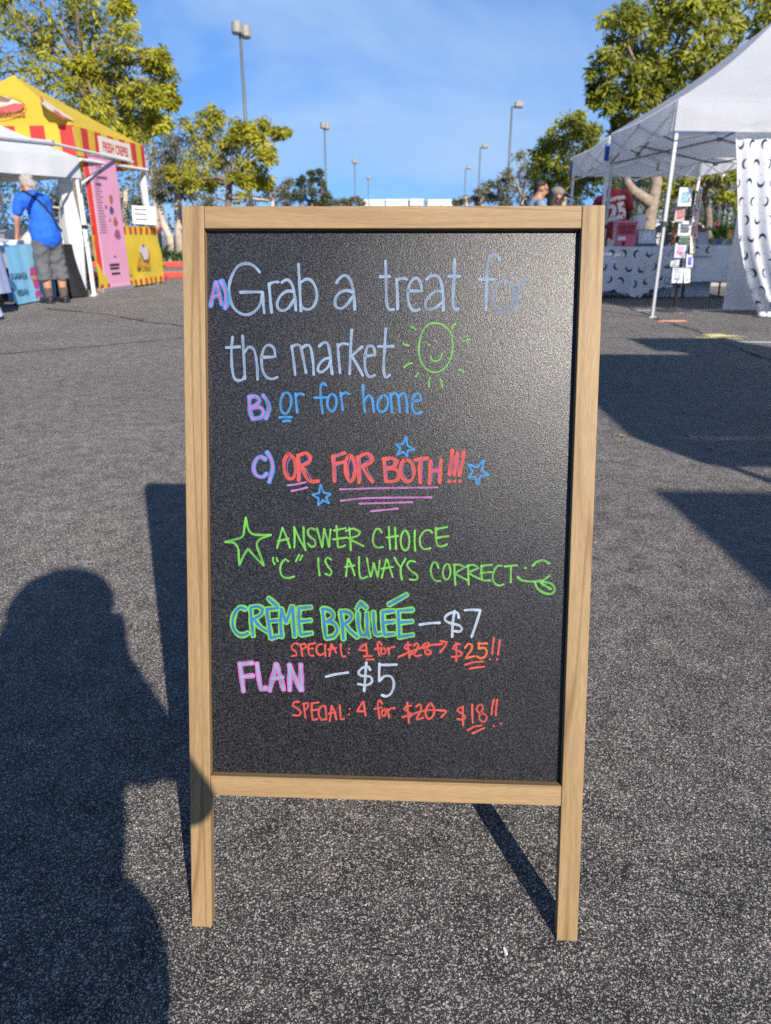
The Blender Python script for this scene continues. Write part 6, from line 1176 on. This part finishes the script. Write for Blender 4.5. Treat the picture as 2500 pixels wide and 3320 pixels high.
# two walkers whose heads show above the board
def walker(p, rz, label, zt, skin, shirt, hair, cap=None, glasses=False, long_hair=False, trousers=(0.05, 0.06, 0.09)):
    r = empty('person', p, rz, label, 'person', 'people at the market'); k = zt/1.72; c = Vector((0, 0.055, 1.605*k)); R = RX(-0.18)
    def fill(mb):
        for s, f in ((-1, 0.22), (1, -0.20)): chain(mb, [(s*0.09, 0, 0.90*k), (s*0.09, f*0.62, 0.49*k), (s*0.09, f, 0.09)], [0.088, 0.06, 0.042]); chain(mb, [(s*0.09, f-0.03, 0.05), (s*0.095, f+0.15, 0.036)], [0.043, 0.036])
        chain(mb, [(0, 0, 0.95*k), (0, 0, 1.12*k), (0, 0.01, 1.32*k), (0, 0.0, 1.41*k)], [0.14, 0.128, 0.145, 0.10]); chain(mb, [(0, 0.005, 1.42*k), (0, 0.03, 1.53*k)], [0.058, 0.053])
        for s, f in ((-1, -0.16), (1, 0.18)): chain(mb, [(s*0.09, 0, 1.39*k), (s*0.18, 0, 1.37*k), (s*0.22, f*0.5, 1.10*k), (s*0.21, f+0.05, 0.88*k)], [0.07, 0.058, 0.043, 0.030]); hand(mb, (s*0.21, f+0.055, 0.87*k), (0, 0.2, -1), (0, 1, 0.1), 0.7)
        face(mb, c, R)
    b = flesh('body', fill, skin, r); eyes(c, R, b)
    def fill(mb):
        chain(mb, [(0, 0, 0.88*k), (0, 0, 1.12*k), (0, 0.01, 1.31*k), (0, 0, 1.40*k)], [0.165, 0.15, 0.162, 0.105])
        for s, f in ((-1, -0.16), (1, 0.18)): chain(mb, [(0, 0, 1.38*k), (s*0.18, 0, 1.375*k), (s*0.212, f*0.3, 1.20*k)], [0.09, 0.074, 0.074])
    flesh('shirt', fill, shirt, r, disp=0.006)
    flesh('trousers', lambda mb: [chain(mb, [(0, 0, 0.90*k), (s*0.09, 0.0, 0.84*k), (s*0.09, f*0.62, 0.49*k), (s*0.09, f, 0.14)], [0.16, 0.115, 0.088, 0.07]) for s, f in ((-1, 0.22), (1, -0.20))], mat('trousers_%.2f' % trousers[0], trousers, 0.9, 0.12), r)
    for s, f in ((-1, 0.22), (1, -0.20)): flesh('shoe', lambda mb: chain(mb, [(s*0.09, f-0.04, 0.05), (s*0.095, f+0.16, 0.038)], [0.05, 0.042]), BLACKP, r, it=2)
    def fill(mb):
        P = lambda x, y, z: c+R @ Vector((x, y, z)); sphere(mb, P(0, -0.028, 0.052), (0.084, 0.094, 0.082), R); sphere(mb, P(0, -0.065, -0.0), (0.072, 0.050, 0.06), R)
        if long_hair: chain(mb, [P(0, -0.06, 0), P(0, -0.075, -0.12), P(0, -0.06, -0.24)], [0.08, 0.078, 0.05])
    flesh('hair', fill, hair, r, 0.008, 3, disp=0.006)
    if cap:
        def fill(mb):
            P = lambda x, y, z: c+R @ Vector((x, y, z)); sphere(mb, P(0, -0.02, 0.062), (0.098, 0.112, 0.080), R); mb.box(P(0, 0.12, 0.045), (0.15, 0.13, 0.014), R @ RX(-0.25)); sphere(mb, P(0, 0.18, 0.030), (0.065, 0.04, 0.012), R)
        flesh('cap', fill, cap, r, 0.008, 3)
    if glasses:
        mb = MB(); P = lambda x, y, z: c+R @ Vector((x, y, z))
        for s in (-1, 1):
            for i in range(14): a0, a1 = 2*math.pi*i/14, 2*math.pi*(i+1)/14; mb.tube(P(s*0.034+0.024*math.cos(a0), 0.100, 0.008+0.018*math.sin(a0)), P(s*0.034+0.024*math.cos(a1), 0.100, 0.008+0.018*math.sin(a1)), 0.0025, n=5)
            mb.tube(P(s*0.06, 0.098, 0.012), P(s*0.082, -0.01, 0.012), 0.0028, n=5)
        mb.tube(P(-0.011, 0.102, 0.012), P(0.011, 0.102, 0.012), 0.0025, n=5); mb.build('glasses', BLACKP, r)
    return r
BH = MATS['black_hair']
q = AT(1742, 628, 11.3); walker((q.x, 11.3, 0), math.radians(-82), 'dark-haired man in glasses and a blue-grey shirt walking right, behind the board', 1.645, SKIN_T, mat('blue_grey_shirt', (0.20, 0.26, 0.34), 0.85, 0.1, 6), BH, glasses=True)
q = AT(1797, 650, 11.6); walker((q.x, 11.6, 0), math.radians(-80), 'woman in a taupe cap and pale pink top walking right, behind the board', 1.545, SKIN, mat('pale_pink_top', (0.56, 0.40, 0.38), 0.85, 0.1, 6), BH, cap=mat('taupe_cap', (0.20, 0.165, 0.14), 0.85, 0.12, 20), long_hair=True, trousers=(0.20, 0.19, 0.18))

# the photographer, crouching just behind the lens (only the shadow is in the picture)
ph = empty('person', (0, 0, 0), 0, 'crouching photographer whose shadow falls left of the board', 'person', 'people at the market')
PC, PR = Vector((-0.045, -0.24, 1.10)), RX(-0.15)
legs_ = [((-0.20, -0.60, 0.36), (-0.30, -0.20, 0.50), (-0.25, -0.50, 0.09)), ((-0.07, -0.60, 0.36), (-0.035, -0.17, 0.48), (-0.04, -0.46, 0.09))]
def fill(mb):
    for h_, k_, a_ in legs_: chain(mb, [h_, k_, a_], [0.10, 0.066, 0.045]); chain(mb, [(a_[0], a_[1]-0.03, 0.05), (a_[0]+0.01, a_[1]+0.15, 0.036)], [0.045, 0.036])
    chain(mb, [(-0.08, -0.60, 0.40), (-0.08, -0.52, 0.62), (-0.07, -0.40, 0.84), (-0.06, -0.34, 0.94)], [0.16, 0.15, 0.155, 0.10]); chain(mb, [(-0.06, -0.33, 0.94), (-0.05, -0.27, 1.04)], [0.06, 0.055])
    chain(mb, [(0.065, -0.36, 0.90), (0.105, -0.125, 0.71), (0.012, -0.07, 0.855)], [0.052, 0.038, 0.027]); hand(mb, (0.008, -0.068, 0.86), (-0.2, 0.2, 0.95), (-0.2, 0.2, 0.3), 0.9, 0.85)
    chain(mb, [(-0.24, -0.34, 0.90), (-0.25, -0.17, 0.72), (-0.09, -0.07, 0.86)], [0.058, 0.046, 0.032]); hand(mb, (-0.085, -0.067, 0.865), (0.25, 0.2, 0.95), (0.2, 0.2, 0.3), 0.9, 0.9); face(mb, PC, PR)
body = flesh('body', fill, SKIN_T, ph); eyes(PC, PR, body)
def fill(mb):
    chain(mb, [(-0.08, -0.60, 0.42), (-0.06, -0.52, 0.62), (-0.05, -0.42, 0.77), (-0.07, -0.38, 0.84), (-0.08, -0.34, 0.93)], [0.175, 0.17, 0.17, 0.155, 0.11])
    for s in (-1, 1): chain(mb, [(-0.08, -0.35, 0.91), (-0.08+s*0.145, -0.36, 0.90), (-0.08+s*0.16, -0.28, 0.83)], [0.10, 0.068, 0.058])
_f0 = fill
def fill(mb): _f0(mb); chain(mb, [(-0.06, -0.32, 0.88), (0.005, -0.19, 0.815), (-0.02, -0.12, 0.85)], [0.12, 0.095, 0.06]); chain(mb, [(0.075, -0.32, 0.86), (0.095, -0.22, 0.78)], [0.07, 0.055])  # extra chest and sleeve bulk, added to close a gap in the cast shadow
flesh('shirt', fill, mat('dark_teal_shirt', (0.03, 0.08, 0.10), 0.9, 0.1), ph)
flesh('trousers', lambda mb: [chain(mb, [h_, k_, (a_[0], a_[1], 0.16)], [0.135, 0.092, 0.075]) for h_, k_, a_ in legs_], mat('dark_denim', (0.03, 0.04, 0.07), 0.9, 0.15), ph)
for h_, k_, a_ in legs_: flesh('shoe', lambda mb: chain(mb, [(a_[0], a_[1]-0.04, 0.05), (a_[0]+0.01, a_[1]+0.17, 0.038)], [0.052, 0.044]), BLACKP, ph, it=2)
def fill(mb): sphere(mb, PC+Vector((0, -0.03, 0.045)), (0.135, 0.13, 0.105)); chain(mb, [PC+Vector((0, -0.07, 0)), PC+Vector((-0.02, -0.10, -0.14)), PC+Vector((-0.03, -0.11, -0.24))], [0.125, 0.14, 0.11])
flesh('hair', fill, BH, ph, 0.008, 3, disp=0.006)
sp_ = MB(); sp_.box((-0.026, -0.022, 0.895), (0.074, 0.008, 0.152)); o = sp_.build('phone', BLACKP, bevel=0.006); tag(o, 'black phone held up by the crouching photographer', 'phone')
